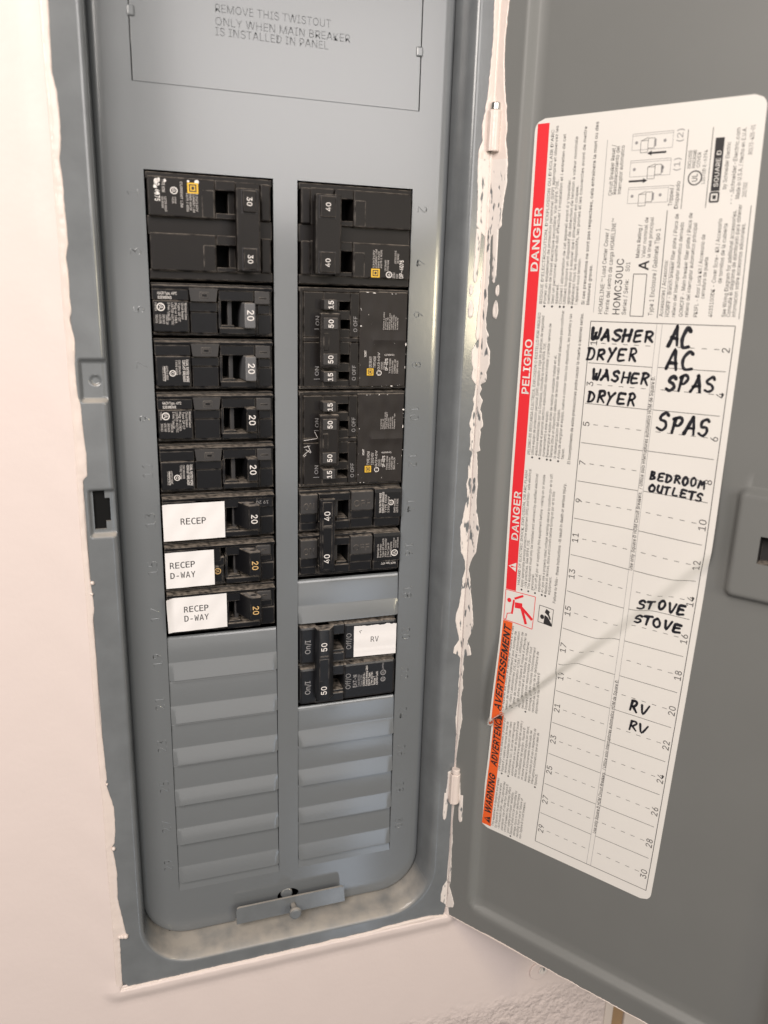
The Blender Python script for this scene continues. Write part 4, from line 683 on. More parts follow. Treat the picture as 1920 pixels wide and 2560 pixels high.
# stamped circuit numbers beside the openings
def emb(mb, s, f2, cap, m, bold=.0, depth=.22, length=None):
    V, F, wd_ = glyph(s, 0.0, 0, 2); T, _, _ = glyph(s, bold, 0, 2)
    sx = cap if length is None else length / wd_
    n = len(V); T = [(x - bold, y) for x, y in T]
    edges = {}
    for fc in F:
        for i in range(len(fc)):
            e = (fc[i], fc[(i + 1) % len(fc)])
            edges[e] = 1
    border = [e for e in edges if (e[1], e[0]) not in edges]
    VV = [f2(x * sx, y * cap, depth) for x, y in T] + [f2(x * sx, y * cap, -.05) for x, y in V]
    mb.add(VV, list(F) + [(a, n + a, n + b, b) for a, b in border], m)
for r_ in range(15):
    s = str(2 * r_ + 1); zc = Z0 - r_ * ROW - 12.7
    emb(df, s, lambda x, y, d, zc=zc, s=s: (-2.6 - y - .0, -d, zc - 1.9 * len(s) + x), 5.0, 'grey_paint', -.05, .1)
    s = str(2 * r_ + 2)
    emb(df, s, lambda x, y, d, zc=zc, s=s: (XR + W + 2.9 + y, -d, zc + 1.9 * len(s) - x), 5.0, 'grey_paint', -.05, .1)
dfo = df.build('dead_front', panel, (63.6, 0, -428), angle=40)

# knock-out plate above the breakers
tw = MB()
tw.box(TW[0] + .5, TW[1] - .6, -.32, 1.2, TW[2] - .02, TW[3] - .5, 'grey_paint', .15)
for x0, x1, z0 in ((TW[0] - .6, TW[0] + 2.6, 59.5), (TW[1] - 2.9, TW[1] + .5, 58.2)):
    tw.box(x0, x1, -1.1, .6, z0, z0 + 4.4, 'grey_paint', .7)
for s, z0, x0, x1 in (('REMOVE THIS TWISTOUT', 65.4, 33.2, 84.9), ('ONLY WHEN MAIN BREAKER', 60.4, 33.1, 94.0), ('IS INSTALLED IN PANEL', 56.4, 33.0, 83.7)):
    emb(tw, s, lambda x, y, d, x0=x0, z0=z0: (x0 + x, -.33 - d, z0 + y), 3.2, 'grey_paint', -.05, .15, x1 - x0)
tw.build('twistout_plate', panel, (63, 0, 35))

# blank fillers: louvre-like covers over the empty rows
def filler(X0, row, b0=0.0):
    m = MB()
    prof = [(b0, 2.6), (b0 + .3, 2.0), (b0 + 1.0, 1.6), (b0 + 2.4, 1.25), (15.3, .80), (15.9, .74), (16.3, .62), (20.5, -.45), (24.8, -1.55), (25.15, -1.6), (25.36, -1.3), (25.4, 2.6)]
    xs = [.25, .6, 1.4, 3] + [4 + (W - 8) * i / 10 for i in range(11)] + [W - 3, W - 1.4, W - .6, W - .25]
    P = []
    for x in xs:
        e = min(x, W - x); k = .45 + .55 * ss((e - .2) / 1.6)
        P.append([(X0 + x, (y * k if y < 0 else y) , Z0 - row * ROW - b_) for b_, y in prof])
    m.grid(P, 'grey_paint', flip=True)
    # ends
    for x in (.25, W - .25):
        V = [(X0 + x, y * (.45 if y < 0 else 1), Z0 - row * ROW - b_) for b_, y in prof] + [(X0 + x, 1.6, Z0 - row * ROW - 25.4), (X0 + x, 1.6, Z0 - row * ROW - b0)]
        m.add(V, [tuple(range(len(V)))], 'grey_paint')
    return m.build('blank_filler', panel, (X0 + W / 2, 0, -(row + 1) * ROW), angle=28)
for r_ in range(9, 15): filler(0, r_, 1.3 if r_ == 9 else 0.0)
filler(XR, 8, .9)
for r_ in range(11, 15): filler(XR, r_, 1.2 if r_ == 11 else 0.0)
for X0 in (0, XR):                                    # sloping foot under the last row
    m = MB(); xs = [.1, .8, 3, W / 2, W - 3, W - .8, W - .1]
    m.grid([[(X0 + x, y, Z0 - 15 * ROW - b_) for b_, y in ((0, 1.9), (.3, 1.3), (.9, 1.15), (6.0, .0))] for x in xs], 'grey_paint', flip=True)
    m.build('filler_foot', panel, (X0 + W / 2, 0, CZ1))

# inside of the box: near-black walls that paint in the shade behind every opening
en = MB()
en.add([(x, y, z) for y in (2.5, 60) for x, z in ((-15, -412), (145, -412), (145, 130), (-15, 130))], [(4, 5, 6, 7), (0, 1, 5, 4), (1, 2, 6, 5), (2, 3, 7, 6), (3, 0, 4, 7)], 'inside_shade')
en.build('enclosure', panel, (63.6, 0, -428), smooth=False)

# screw tab at the bottom
tb = MB()
pts = [(31.4, -409.4), (31.3, -400.2), (31.8, -398.9), (33.0, -398.2), (94.8, -397.9), (96.0, -398.6), (96.4, -400), (97.0, -408.9)]
hole = [(65.0 + 1.9 * math.cos(a), -404.6 + 2.8 * math.sin(a)) for a in [2 * math.pi * i / 24 for i in range(24)]]
bm = bmesh.new()
def loop3(pts, y):
    vs = [bm.verts.new((x, y, z)) for x, z in pts]
    return [bm.edges.new((vs[i], vs[(i + 1) % len(vs)])) for i in range(len(vs))]
for y in (-6.6, -5.4):
    bmesh.ops.triangle_fill(bm, edges=loop3(pts, y) + loop3(hole, y), use_beauty=True, normal=(0, -1, 0))
tb.addbm(bm, 'grey_trim')
for h in (pts, hole):
    n = len(h); tb.add([(x, -6.6, z) for x, z in h] + [(x, -5.4, z) for x, z in h], [(i, (i + 1) % n, n + (i + 1) % n, n + i) for i in range(n)], 'grey_trim')
# bottom bend of the tab back to the plate
tb.add([(31.4, -6.6, -409.4), (97, -6.6, -408.9), (97, 3, -411.5), (31.4, 3, -411.5)], [(0, 1, 2, 3)], 'grey_trim')
tbo = tb.build('screw_tab', panel, (64, -6, -409), angle=30)
sw = MB(); sw.cyl((64.9, -6.5, -404.0), (0, -1, .04), 1.7, 13, 'grey_trim', 20, .2)
sw.cyl((64.9, -13.2, -403.8), (0, -1, .04), 3.7, 3.0, 'grey_trim', 28, 1.2)
sw.build('screw', tbo, (64.9, -18, -404))
sw = MB(); sw.cyl((62.3, 1.0, -400.6), (0, -1, .2), 3.6, 3, 'grey_trim', 24, .9)
sw.build('screw', tbo, (62.5, 1, -399.5))

# ------------------------------------------------------------------ door, swung open on the right
HX, HY = 161.6, -15.0
DD = Vector((0.58699, -0.80959, 0)); DN = Vector((-0.80959, -0.58699, 0))
def dr(u, n, z):                                       # door coordinates: out from the hinge, toward the viewer, up
    p = Vector((HX, HY, 0)) + DD * u + DN * n; return (p.x, p.y, z)
door = MB()
UO0, UO1, ZO0, ZO1 = .4, 197.0, -427.6, 150.0
UI0, UI1, ZI0, ZI1 = 14.2, 183.5, -415.5, 138.0
LATCH = (133.2, 170.0, -177.5, -129.0)
def door_rows(vals): return vals
us = [UO0, UO0 + .3, 4, 8, 11, 13, UI0, UI0 + 1.2, UI0 + 2.4, UI0 + 3.6, UI0 + 4.8, 24, 60, 100, 127, 131.0, 132.0, 133.0, 134, 135, 136, 137.5, 144.3, 152.2, 157.8, 166.5, 168, 169, 170, 171, 172, 176, UI1 - 4.8, UI1 - 3.6, UI1 - 2.4, UI1 - 1.2, UI1, 188, UO1 - .3, UO1]
zs = [ZO0, ZO0 + .3, -424, -420, -417.5, ZI0, ZI0 + 1.2, ZI0 + 2.4, ZI0 + 3.6, ZI0 + 4.8, -405, -350, -300, -250, -200, -185, -180, -179, -178, -177, -176, -175, -174, -173, -170, -160.0, -147.6, -135, -134, -133, -132, -131, -130, -129, -128, -127, -120, -60, 0, 60, 110, ZI1, ZO1]
def dn(u, z):
    # border flange at 0, inner field set back 4 mm; latch box stands forward again
    d = min(u - UI0, UI1 - u, z - ZI0, 400)
    # round the corner of the recess
    du, dz = min(u - UI0, UI1 - u), z - ZI0
    if du < 10 and dz < 10: d = 10 - math.hypot(10 - du, 10 - dz)
    y = -4.0 * ss(d / 4.8)
    lx = min(u - LATCH[0] + 2, LATCH[1] + 2 - u); lz = min(z - LATCH[2] + 2, LATCH[3] + 2 - z)
    l = min(lx, lz)
    if lx < 5 and lz < 5: l = 5 - math.hypot(5 - lx, 5 - lz)
    y += 4.2 * ss(l / 3.4)
    if u < UO0 + .2 or u > UO1 - .2 or z < ZO0 + .2: y -= .35
    return y
def skip_latch(c):
    return False
P = [[dr(u, dn(u, z), z) for z in zs] for u in us]
nz_ = len(zs); V = [p for r_ in P for p in r_]; F = []
for i in range(len(us) - 1):
    for j in range(nz_ - 1):
        uc = (us[i] + us[i + 1]) / 2; zc = (zs[j] + zs[j + 1]) / 2
        if 144.3 < uc < 152.2 and -160 < zc < -147.6: continue
        F.append((i * nz_ + j, (i + 1) * nz_ + j, (i + 1) * nz_ + j + 1, i * nz_ + j + 1))
door.add(V, F, 'grey_door')
# latch window
q = [(144.3, -160), (152.2, -160), (152.2, -147.6), (144.3, -147.6)]
door.add([dr(u, .2, z) for u, z in q] + [dr(u, -7, z) for u, z in q], [(i, (i + 1) % 4, 4 + (i + 1) % 4, 4 + i) for i in range(4)] + [(4, 5, 6, 7)], 'grey_black_plastic')
# outer skin and rolled edges
bx = MB()
door.add([dr(UO0, -.35, ZO0), dr(UO1, -.35, ZO0), dr(UO1, -.35, ZO1), dr(UO0, -.35, ZO1), dr(UO0, -9, ZO0), dr(UO1, -9, ZO0), dr(UO1, -9, ZO1), dr(UO0, -9, ZO1)],
         [(0, 1, 5, 4), (1, 2, 6, 5), (3, 0, 4, 7), (4, 5, 6, 7)], 'grey_door')
dO = door.build('door', panel, (HX, HY, -428), angle=40)

# crust of wall paint along the bottom edge of the door
cr = MB(); P = []
for i in range(220):
    u = .6 + 196 * i / 219
    t = .35 + .3 * mnoise.noise((u * .15, 4, 2)) + .25 * mnoise.noise((u * .9, 8, 2)) + .5 * math.exp(-((u - 38) / 14) ** 2)
    t = max(.05, t)
    P.append([dr(u, -9.1, ZO0 - .3), dr(u, -6, ZO0 - .5 - t * .4), dr(u, -.5, ZO0 - .35 - t * .3), dr(u, .25, ZO0 + .1), dr(u, .12, ZO0 + t * 1.4), dr(u, -.1, ZO0 + t * 1.4 + .15)])
cr.grid(P, 'paint_bead', flip=True)
cr.build('paint_smear', dO, (HX, HY, -428), angle=80)

# paint smeared over the hinge line: half on the trim, half on the door (z, width on trim, width on door)
SM = [(150, 2.2, 3.6), (81.8, 3.0, 4.6), (64.9, 2.4, 3.6), (56.2, 2.9, 3.9), (47.5, 3.3, 4.8), (39.2, 3.8, 6.0), (36.8, 4.5, 6.8), (34.7, 4.4, 6.7), (31.4, 5.4, 7.3), (26.6, 5.8, 7.9), (21.8, 5.1, 7.4), (17.6, 6.8, 8.6), (11.5, 7.0, 9.4), (2.2, 6.5, 9.6), (-4.1, 5.9, 8.6), (-10.4, 5.9, 8.0), (-16.8, 5.7, 8.1), (-19.5, 3.2, 5.0), (-21.5, .6, 2.4), (-24.2, 0.5, 2.2), (-32.9, 0.7, 2.4), (-39.5, 0.8, 2.9), (-42.9, 1.9, 2.6), (-46.0, 1.1, 2.3), (-54.4, 1.9, 2.8), (-60.2, 2.3, 2.3), (-65.3, 2.3, 2.8), (-69.1, 2.8, 4.6), (-72.5, 1.6, 3.7), (-77.0, 4.4, 6.0), (-83.0, 4.2, 6.3), (-86.5, 2.9, 5.1), (-87.9, 3.5, 4.4), (-90.7, 3.7, 5.1), (-92.8, 2.4, 4.3), (-94.2, 1.1, 1.2), (-96.4, 1.1, 2.4), (-99.2, 1.1, 1.1), (-102.1, 2.1, 3.5), (-104.3, 1.3, 2.7), (-107.1, 1.5, 2.1), (-109.3, 2.2, 3.3), (-115.9, 3.5, 4.7), (-117.7, 2.0, 2.8), (-119.5, 2.6, 3.4), (-124.7, 2.1, 2.9), (-128.8, 2.4, 3.8), (-129.9, 1.0, 1.6), (-137.3, 2.5, 2.8), (-144.1, 2.2, 3.0), (-147.2, 3.0, 3.6), (-156.3, 1.8, 3.2), (-159.4, 3.0, 3.6), (-165.6, 3.9, 4.9), (-171.9, 5.3, 6.3), (-179.8, 4.7, 5.6), (-185.7, 4.0, 5.1), (-188.5, 2.4, 3.2), (-191.5, 1.2, 1.9), (-196, 0.5, 1.0), (-201.4, 2.0, 2.4), (-210.1, 2.4, 3.6), (-217.7, 3.3, 5.1), (-223.2, 5.0, 5.8), (-227.6, 4.9, 6.4), (-233.1, 3.3, 5.3), (-238.7, 1.8, 3.0), (-242.6, 4.8, 5.4), (-246.3, 5.3, 6.3), (-248.0, 2.2, 2.8), (-250.0, 0.3, 1.0), (-256.8, 0.5, 1.7), (-262, .4, 1.1), (-268.3, 0.7, 2.1), (-275, .3, 1.0), (-280.1, 0.6, 1.8), (-288.3, 1.2, 2.8), (-297.9, .2, 1.6), (-312.0, .1, .4),
      (-316, .1, .3), (-323, .2, .3), (-324, 4.2, 3.6), (-332, 4.3, 4.2), (-340, 5.0, 5.0), (-341.5, .3, 1), (-360, .1, .2), (-372, .2, 1.2), (-380, .1, .9), (-392, .5, 1.4), (-402, .6, 1.5), (-406, 3.2, .8), (-412, 4.4, 3.4), (-417, 4.2, 5.0), (-420, .6, 4.6), (-422, .1, .8), (-427, .1, .6)]
def smear(side):
    m = MB(); P = []
    z = 149.0
    while z > -426.5:
        a, b = lerp_tab(SM, z)
        wdt = (a if side == 0 else b)
        if wdt > .8: wdt = wdt * .94 + .34 * mnoise.noise((side * 9, z * .4, 2)) + .1 * mnoise.noise((side * 9, z * 1.3, 6))
        wdt = max(.06, wdt)
        hgt = min(.38, .12 + wdt * .12)
        row = []
        for t in (0, .12, .3, .5, .7, .85, .95, 1.0, 1.0):
            h = hgt * (.55 + .45 * math.sin(t * math.pi) + .35 * (t > .8) * (t < .98)) * (1 + .25 * mnoise.noise((t * 5, z * .5, side)))
            row.append([wdt * t, max(.05, h)])
        row[-1][1] = -.2
        if side == 0: P.append([(TX1 - .05 - q[0], FY - q[1], z) for q in row])
        else: P.append([dr(UO0 - .1 + q[0], q[1], z) for q in row])
        z -= .55
    k_ = sum(1 for r_ in P if r_[0][2] > 14)
    m.grid(P[:k_ + 1], 'paint_bead', flip=(side == 1)); m.grid(P[k_:], 'dried_paint', flip=(side == 1))
    # loose islands of paint off the main run
    for (zc, xc, rx, rz) in ((-47, 6.4, 1.0, 3.0), (-56.5, 6.0, 1.5, 4.6)):
        n = 18; ring0 = []
        for i in range(n):
            an = 2 * math.pi * i / n; k = 1 + .25 * mnoise.noise((math.cos(an) * 1.5, math.sin(an) * 1.5, zc))
            ring0.append((xc + rx * k * math.cos(an), zc + rz * k * math.sin(an)))
        f = (lambda x, z, h: (TX1 - x, FY - h, z)) if side == 0 else (lambda x, z, h: dr(x + 1.6, h, z))
        rows = [[f(xc + (x - xc) * s_, zc + (z - zc) * s_, h) for s_, h in ((1, -.1), (.96, .35), (.7, .45), (.4, .2), (.02, .18))] for x, z in ring0]
        m.grid(rows, 'dried_paint', close_u=True, flip=(side == 0))
    # legs of the second and last smear
    if True:
        for (zc, x0, x1, zb, wl) in ((-18, 3.9, 4.6, -43.5, 1.5), (-338, 4.0, 4.8, -357, 1.6)):
            f = (lambda x, z, h: (TX1 - x, FY - h, z)) if side == 0 else (lambda x, z, h: dr(x * 1.05 + .8, h, z))
            P = []
            for i in range(25):
                t = i / 24; z = zc + (zb - zc) * t; x = x0 + (x1 - x0) * t
                ww = wl * (1 - .25 * t) * (math.sqrt(max(0, 1 - ((t - .9) / .1) ** 2)) if t > .9 else 1) + .02
                P.append([f(x + ww * k, z, h) for k, h in ((-1, -.1), (-.92, .3), (-.5, .42), (0, .36), (.5, .42), (.92, .3), (1, -.1))])
            m.grid(P, 'dried_paint', flip=(side == 1))
    return m
smear(0).build('paint_smear', panel, (TX1, FY, -428), angle=80)
smear(1).build('paint_smear', dO, (HX, HY, -428), angle=80)
# rolled bead of paint in the crack itself
cb = MB(); P = []
z = 148.0
while z > -97:
    k = 1.0 if z > -95 else .45
    r_ = k * (.75 + .25 * mnoise.noise((1, z * .2, 0))) * (1 if z > -95 else .8)
    P.append([(HX - .25 + r_ * math.cos(a), FY - .1 - r_ * .8 * math.sin(a), z) for a in [math.pi * i / 8 for i in range(9)]])
    z -= 1.5
cb.grid(P, 'paint_bead', flip=False)
cb.build('paint_smear', panel, (TX1, FY, -428), angle=80)
# hinge knuckles
for z0, z1 in ((17, 35.2), (-344.5, -324.5)):
    k = MB(); k.cyl((HX - .2, FY - 1.6, (z0 + z1) / 2), (0, 0, 1), 3.1, z1 - z0, 'paint_bead', 28, .5)
    k.box(HX - 3.3, HX - .2, FY - 3.6, FY, z0, z1, 'paint_bead', .5)
    h_ = k.build('hinge', panel, (HX, FY, z0))
    p_ = MB(); p_.cyl((HX - .1, FY - 1.7, z1 + 1.6), (0, 0, 1), 2.5, 3.4, 'steel' if z0 > 0 else 'paint_bead', 24, .5)
    p_.build('hinge_pin', h_, (HX, FY, z1))

# ------------------------------------------------------------------ directory label on the door
SLP = 0.0085
CA = (25.3, -279.7); CD = Vector((93.7, 111.7)).normalized(); CNn = Vector((-CD.y, CD.x))
def buckle(u, z):
    p = Vector((u - CA[0], z - CA[1])); along = p.dot(CD); qd = p.dot(CNn)
    k = ss(along / 120)
    amp = 9.0 * (1 - .42 * k)
    if qd > 4: h = 1 - ss((qd - 4) / 36)
    else: h = ss((qd + .5 + 5 * k) / (4.5 + 5 * k))
    return amp * h
def lab(u, z, h=0.0):
    b = buckle(u, z)
    return dr(u + b * .30, -4.0 + .22 + b + h, z)
# the label's edges (height, distance from the hinge): the sheet is not quite straight, and pulled in above the crease
EDL = [(31, 20.2), (-8, 20.6), (-85, 20.7), (-147, 20.8), (-212, 21.6), (-268, 20.6), (-288, 20.2), (-311, 19.4), (-339, 17.9), (-358, 17.2)]
EDR = [(31, 120.6), (5.7, 121.4), (-60, 123.7), (-108, 124.2), (-180, 123.9), (-233, 122.7), (-331, 120.1), (-358, 119.2)]
def smooth_tab(tab, z): return sum(lerp_tab(tab, max(tab[-1][0] + .01, min(tab[0][0] - .01, z + d)))[0] for d in (-8, -4, 0, 4, 8)) / 5
lb = MB()
LU0, LU1, LZ1, LZ0, RC = 20.5, 122.8, 30.3, -355.5, 5.0
nzl = 300; nul = 70; P = []
def edges(z):
    k = round(z * 10)
    if k not in _E: _E[k] = (smooth_tab(EDL, z), smooth_tab(EDR, z))
    return _E[k]
_E = {}
for i in range(nul + 1):
    row = []
    for j in range(nzl + 1):
        z = LZ0 + (LZ1 - LZ0) * j / nzl
        d = min(z - LZ0, LZ1 - z); cut = RC - math.sqrt(max(0, RC * RC - (RC - d) ** 2)) if d < RC else 0
        a, b = edges(z); a += cut; b -= cut
        row.append(lab(a + (b - a) * i / nul, z, 0))
    P.append(row)
lb.grid(P, 'label_paper', flip=False)
n_ = len(P); edge = [P[0][j] for j in range(nzl + 1)] + [P[i][nzl] for i in range(nul + 1)] + [P[nul][j] for j in range(nzl, -1, -1)] + [P[i][0] for i in range(nul, -1, -1)]
back = [tuple(Vector(p) - DN * .2) for p in edge]
lb.add(edge + back, [(i, (i + 1) % len(edge), len(edge) + (i + 1) % len(edge), len(edge) + i) for i in range(len(edge))], 'label_paper')
H1, H2 = .07, .13
def fr(u, z):
    a, b = edges(z); return a + (b - a) * (u - LU0) / (LU1 - LU0)
def L1(u, z): return lab(fr(u, z), z, H1)
def L2(u, z): return lab(fr(u, z), z, H2)
def un(u, z):
    a, b = edges(z); return LU0 + (u - a) / (b - a) * (LU1 - LU0)
def band(u0, u1, z0, z1, m):
    k = int(abs(z1 - z0) / 1.5) + 1; lb.grid([[L1(u0 + (u1 - u0) * i / 4, z0 + (z1 - z0) * j / k) for j in range(k + 1)] for i in range(5)], m, flip=z0 > z1)
band(21.9, 27.9, -203.0, 28.2, 'red_ink')
band(21.7, 27.6, -353.6, -221.4, 'orange_band')
def vt(s, u, z, cap, m='print_ink', length=None, bold=0.0, shear=0.0, f=L1, res=1, align='L'):
    """line of print running up the label; u is the baseline"""
    text(lb, s, cap, lambda x, y: f(u - y, z + x), m, length, align, bold, shear, res)
vt('DANGER', 27.0, -32.6 - 5, 3.7, 'label_paper', 29, .03, f=L2, res=3)
vt('PELIGRO', 27.0, -97.0, 3.7, 'label_paper', 27, .03, f=L2, res=3)
vt('DANGER', 27.0, -174.6, 3.7, 'label_paper', 26.5, .03, f=L2, res=3)
vt('AVERTISSEMENT', 26.7, -271.5, 3.9, 'black_ink', 48.5, .05, .25, f=L2, res=3)
vt('ADVERTENCIA', 26.6, -313.0, 3.9, 'black_ink', 36.0, .05, .25, f=L2, res=3)
vt('WARNING', 26.6, -344.8, 3.9, 'black_ink', 26.8, .05, .25, f=L2, res=3)
def tri(uc, zc, s, m1, m2, f=L2):
    f3 = lambda u, z: (lambda p: tuple(Vector(p) + DN * .05))(f(u, z))
    quad(lb, [(uc + s * .5, zc - s * .58), (uc + s * .5, zc + s * .58), (uc - s * .5, zc)], f, m1)
    quad(lb, [(uc + s * .2, zc - s * .07), (uc + s * .2, zc + s * .07), (uc - s * .22, zc + s * .1), (uc - s * .22, zc - s * .1)], f3, m2)
    disc(lb, (uc + s * .35, zc), s * .08, f3, m2, 8)
tri(24.9, -189.6, 4.4, 'label_paper', 'red_ink')
tri(24.7, -349.6, 4.0, 'black_ink', 'orange_band')
def rectln(u0, u1, z0, z1, wd_, m):
    for a, b in (((u0, z0), (u1, z0)), ((u1, z0), (u1, z1)), ((u1, z1), (u0, z1)), ((u0, z1), (u0, z0))): seg(lb, a, b, wd_, L1, m)
# electrocution pictogram
rectln(21.9, 39.6, -221.0, -203.4, .35, 'red_ink')
LP = lambda u, z: L2(u - 2.0, z)
disc(lb, (26.4, -209.0), 1.25, LP, 'red_ink', 14)
for a, b, w_ in (((29.5, -207.5), (34.5, -204.6), 1.2), ((29.2, -208.2), (28.6, -216.5), 1.1), ((30.0, -211.0), (34.4, -210.6), 3.2), ((34.0, -211.5), (41.0, -216.2), 1.6), ((34.2, -212.0), (37.6, -219.6), 1.6), ((25.6, -217.0), (28.0, -216.2), .4), ((25.4, -220.2), (25.8, -217.0), .4), ((24.4, -220.8), (25.4, -220.2), .4)): seg(lb, a, b, w_, LP, 'red_ink', 3)
# read-the-manual pictogram
rectln(42.4, 50.6, -215.8, -207.0, .3, 'black_ink'); LP = lambda u, z: L2(u - 2.4, z)
disc(lb, (47.0, -212.6), 1.2, LP, 'black_ink', 12)
quad(lb, [(48.2, -215.7), (48.4, -211.2), (50.2, -211.8), (53.2, -215.0), (53.3, -215.7)], LP, 'black_ink')
quad(lb, [(49.0, -207.8), (51.2, -208.8), (50.2, -211.0), (48.2, -209.8)], LP, 'black_ink')
seg(lb, (51.8, -212.6), (50.0, -209.6), .9, LP, 'black_ink', 2)
# paragraphs
def para(u0, du, z0, lines, zmax):
    for i, (s, ind, frac) in enumerate(lines):
        if not s: continue
        vt(s, u0 + du * i, z0 + ind, 1.45, length=(zmax - z0 - ind) * frac, bold=.004 if ind == 0 and i == 0 else .0)
        if ind and frac and s[0] == s[0].upper() and i: disc(lb, (u0 + du * i - .7, z0 + ind - 1.3), .55, L1, 'print_ink', 8)
ZD = -202.0
para(29.9, 1.98, ZD, [('HAZARD OF ELECTRIC SHOCK, EXPLOSION, OR ARC FLASH', 3, .98), ('Apply appropriate personal protective equipment (PPE) and follow safe electrical', 2, 1.0), ('work practices. See NFPA 70E.', 2.01, .42), ('This equipment must only be installed and serviced by qualified electrical', 2, .97), ('personnel.', 2.01, .14), ('Turn off all power supplying this equipment before working on or inside', 2, .97), ('equipment.', 2.01, .15), ('Always use a properly rated voltage sensing device to confirm power is off.', 2, .99), ('Replace all devices, doors and covers before turning on power to this', 2, .85), ('equipment.', 2.01, .15)], -135)
vt('Failure to follow these instructions will result in death or serious injury.', 51.2, -203.5, 1.5, length=64, bold=.012)
para(30.4, 2.02, -129.6, [('PELIGRO DE DESCARGA ELECTRICA, EXPLOSION O DESTELLO POR ARQUEO', 2, 1.0), ('Utilice equipo de proteccion personal (EPP) apropiado y siga las practicas de seguridad', 2, .98), ('electrica establecidas por su Compania, consulte la norma NFPA 70E.', 2.01, .8), ('Solamente el personal electrico especializado debera instalar y prestar servicio de', 2, .93), ('mantenimiento a este equipo.', 2.01, .33), ('Desenergice el equipo antes de realizar cualquier trabajo en el.', 2, .72), ('Siempre utilice un dispositivo detector de tension de valor nominal adecuado para confirmar', 2, 1.02), ('la desenergizacion del equipo.', 2.01, .35), ('Antes de energizar el equipo, vuelva a colocar todos los dispositivos, las puertas y las', 2, 1.0), ('tapas.', 2.01, .08)], -57)
vt('El incumplimiento de estas precauciones podra causar la muerte o lesiones serias.', 52.2, -129.5, 1.5, length=73, bold=.012)
para(30.6, 2.02, -54.6, [("RISQUE D'ELECTROCUTION, D'EXPLOSION OU D'ECLAIR D'ARC", 2, 1.0), ('Portez un equipement de protection personnel (EPP) approprie et observez les', 2, 1.02), ('methodes de travail electrique securitaire. Voir NFPA 70E.', 2.01, .72), ('Seul un personnel qualifie doit effectuer l installation et l entretien de cet', 2, .97), ('appareil.', 2.01, .12), ('Coupez l alimentation de cet appareil avant d y travailler.', 2, .72), ('Utilisez toujours un dispositif de detection de tension a valeur nominale', 2, .95), ('appropriee pour s assurer que l alimentation est coupee.', 2.01, .68), ('Replacez tous les dispositifs, les portes et les couvercles avant de mettre', 2, 1.0), ('l appareil sous tension.', 2.01, .27)], 25)
vt('Si ces precautions ne sont pas respectees, cela entrainera la mort ou des', 52.2, -52.6, 1.5, length=79, bold=.012)
vt('blessures graves.', 54.6, -52.6, 1.5, length=18, bold=.012)
para(28.6, 2.1, -270.5, [('Cet appareil est concu et verifie par Square D a des', .1, 1.0), ('niveaux de rendement superieurs aux normes de', .1, .95), ('Underwriters Laboratories (UL) et de l association', .1, .96), ('canadienne de normalisation (CSA). L utilisation de', .1, .97), ('disjoncteurs autres que Square D risque d affecter la', .1, .97), ('securite du personnel et la fiabilite du materiel.', .1, .9), ('Square D ne sera pas responsable pour tout', .1, .85), ('dommage, blessures ou mauvais fonctionnement', .1, .86), ('resultant de l utilisation ou de la defaillance de', .1, .83), ('disjoncteurs de marque non Square D', .1, .6)], -223)
para(28.9, 2.12, -314.5, [('Este equipo ha sido disenado y probado por', .1, .95), ('Square D y supera las normas de nivel de', .1, .9), ('rendimiento establecidas por Underwriters', .1, .92), ('Laboratories (UL). El uso de interruptores', .1, .93), ('automaticos que no sean de Square D puede', .1, .97), ('afectar negativamente la seguridad del usuario y', .1, 1.0), ('la confiabilidad del equipo. Square D', .1, .9), ('no asume responsabilidad alguna por danos,', .1, .95), ('lesiones o funcionamiento inadecuado del', .1, .9), ('equipo causado por el uso o desperfectos de', .1, .95), ('interruptores automaticos que no sean de', .1, .9), ('Square D.', .1, .2)], -278)
para(29.4, 2.0, -352.8, [('This equipment is designed and tested', .1, 1.0), ('by Square D to performance levels', .1, .92), ('which exceed Underwriters Laboratories', .1, .98), ('standards. Use of other than Square D', .1, .95), ('circuit breakers may adversely affect', .1, .92), ('your safety and impair reliability.', .1, .85), ('Square D shall not be responsible for', .1, .9), ('damage, injury or non-performance', .1, .86), ('resulting from use or failure of', .1, .8), ('non-Square D circuit breakers.', .1, .75)], -319.5)
# model block
seg(lb, (57.0, -56.0), (57.0, 18.5), .2, L1, 'grey_ink')
vt('HOMELINE', 61.2, -56.5, 1.9, length=13.5); vt('TM', 60.2, -42.4, .8, length=1.6); vt('Load Center Cover /', 61.2, -40, 1.9, length=21)
vt('Frente del centro de carga HOMELINE', 64.2, -56.5, 1.9, length=40); vt('TM', 63.0, -16.2, .8, length=1.6)
vt('HOMC30UC', 69.4, -56.5, 3.3, 'black_ink', 24.5, .008, res=2)
vt('Series / Serie:', 72.4, -56.5, 1.9, length=15.5); vt('S01', 72.4, -37.5, 1.9, length=4)
rectln(74.4, 80.4, -57.0, -38.6, .3, 'print_ink')
vt('A', 80.8, -37.0, 4.4, 'black_ink', 4.2, .03, res=2)
vt('Mains Rating /', 76.2, -31.6, 1.6, length=14, bold=.012); vt('Valor nominal de', 78.8, -31.6, 1.6, length=17); vt('la linea principal', 81.2, -31.6, 1.6, length=17)
vt('Type 1 Enclosure / Gabinete Tipo 1', 84.6, -56.5, 2.0, length=37)
seg(lb, (86.8, -57.5), (86.8, -12), .3, L1, 'print_ink')
vt('Accessories / Accesorios:', 89.2, -56.7, 1.7, length=24); seg(lb, (90.2, -57), (90.2, -33), .16, L1, 'grey_ink')
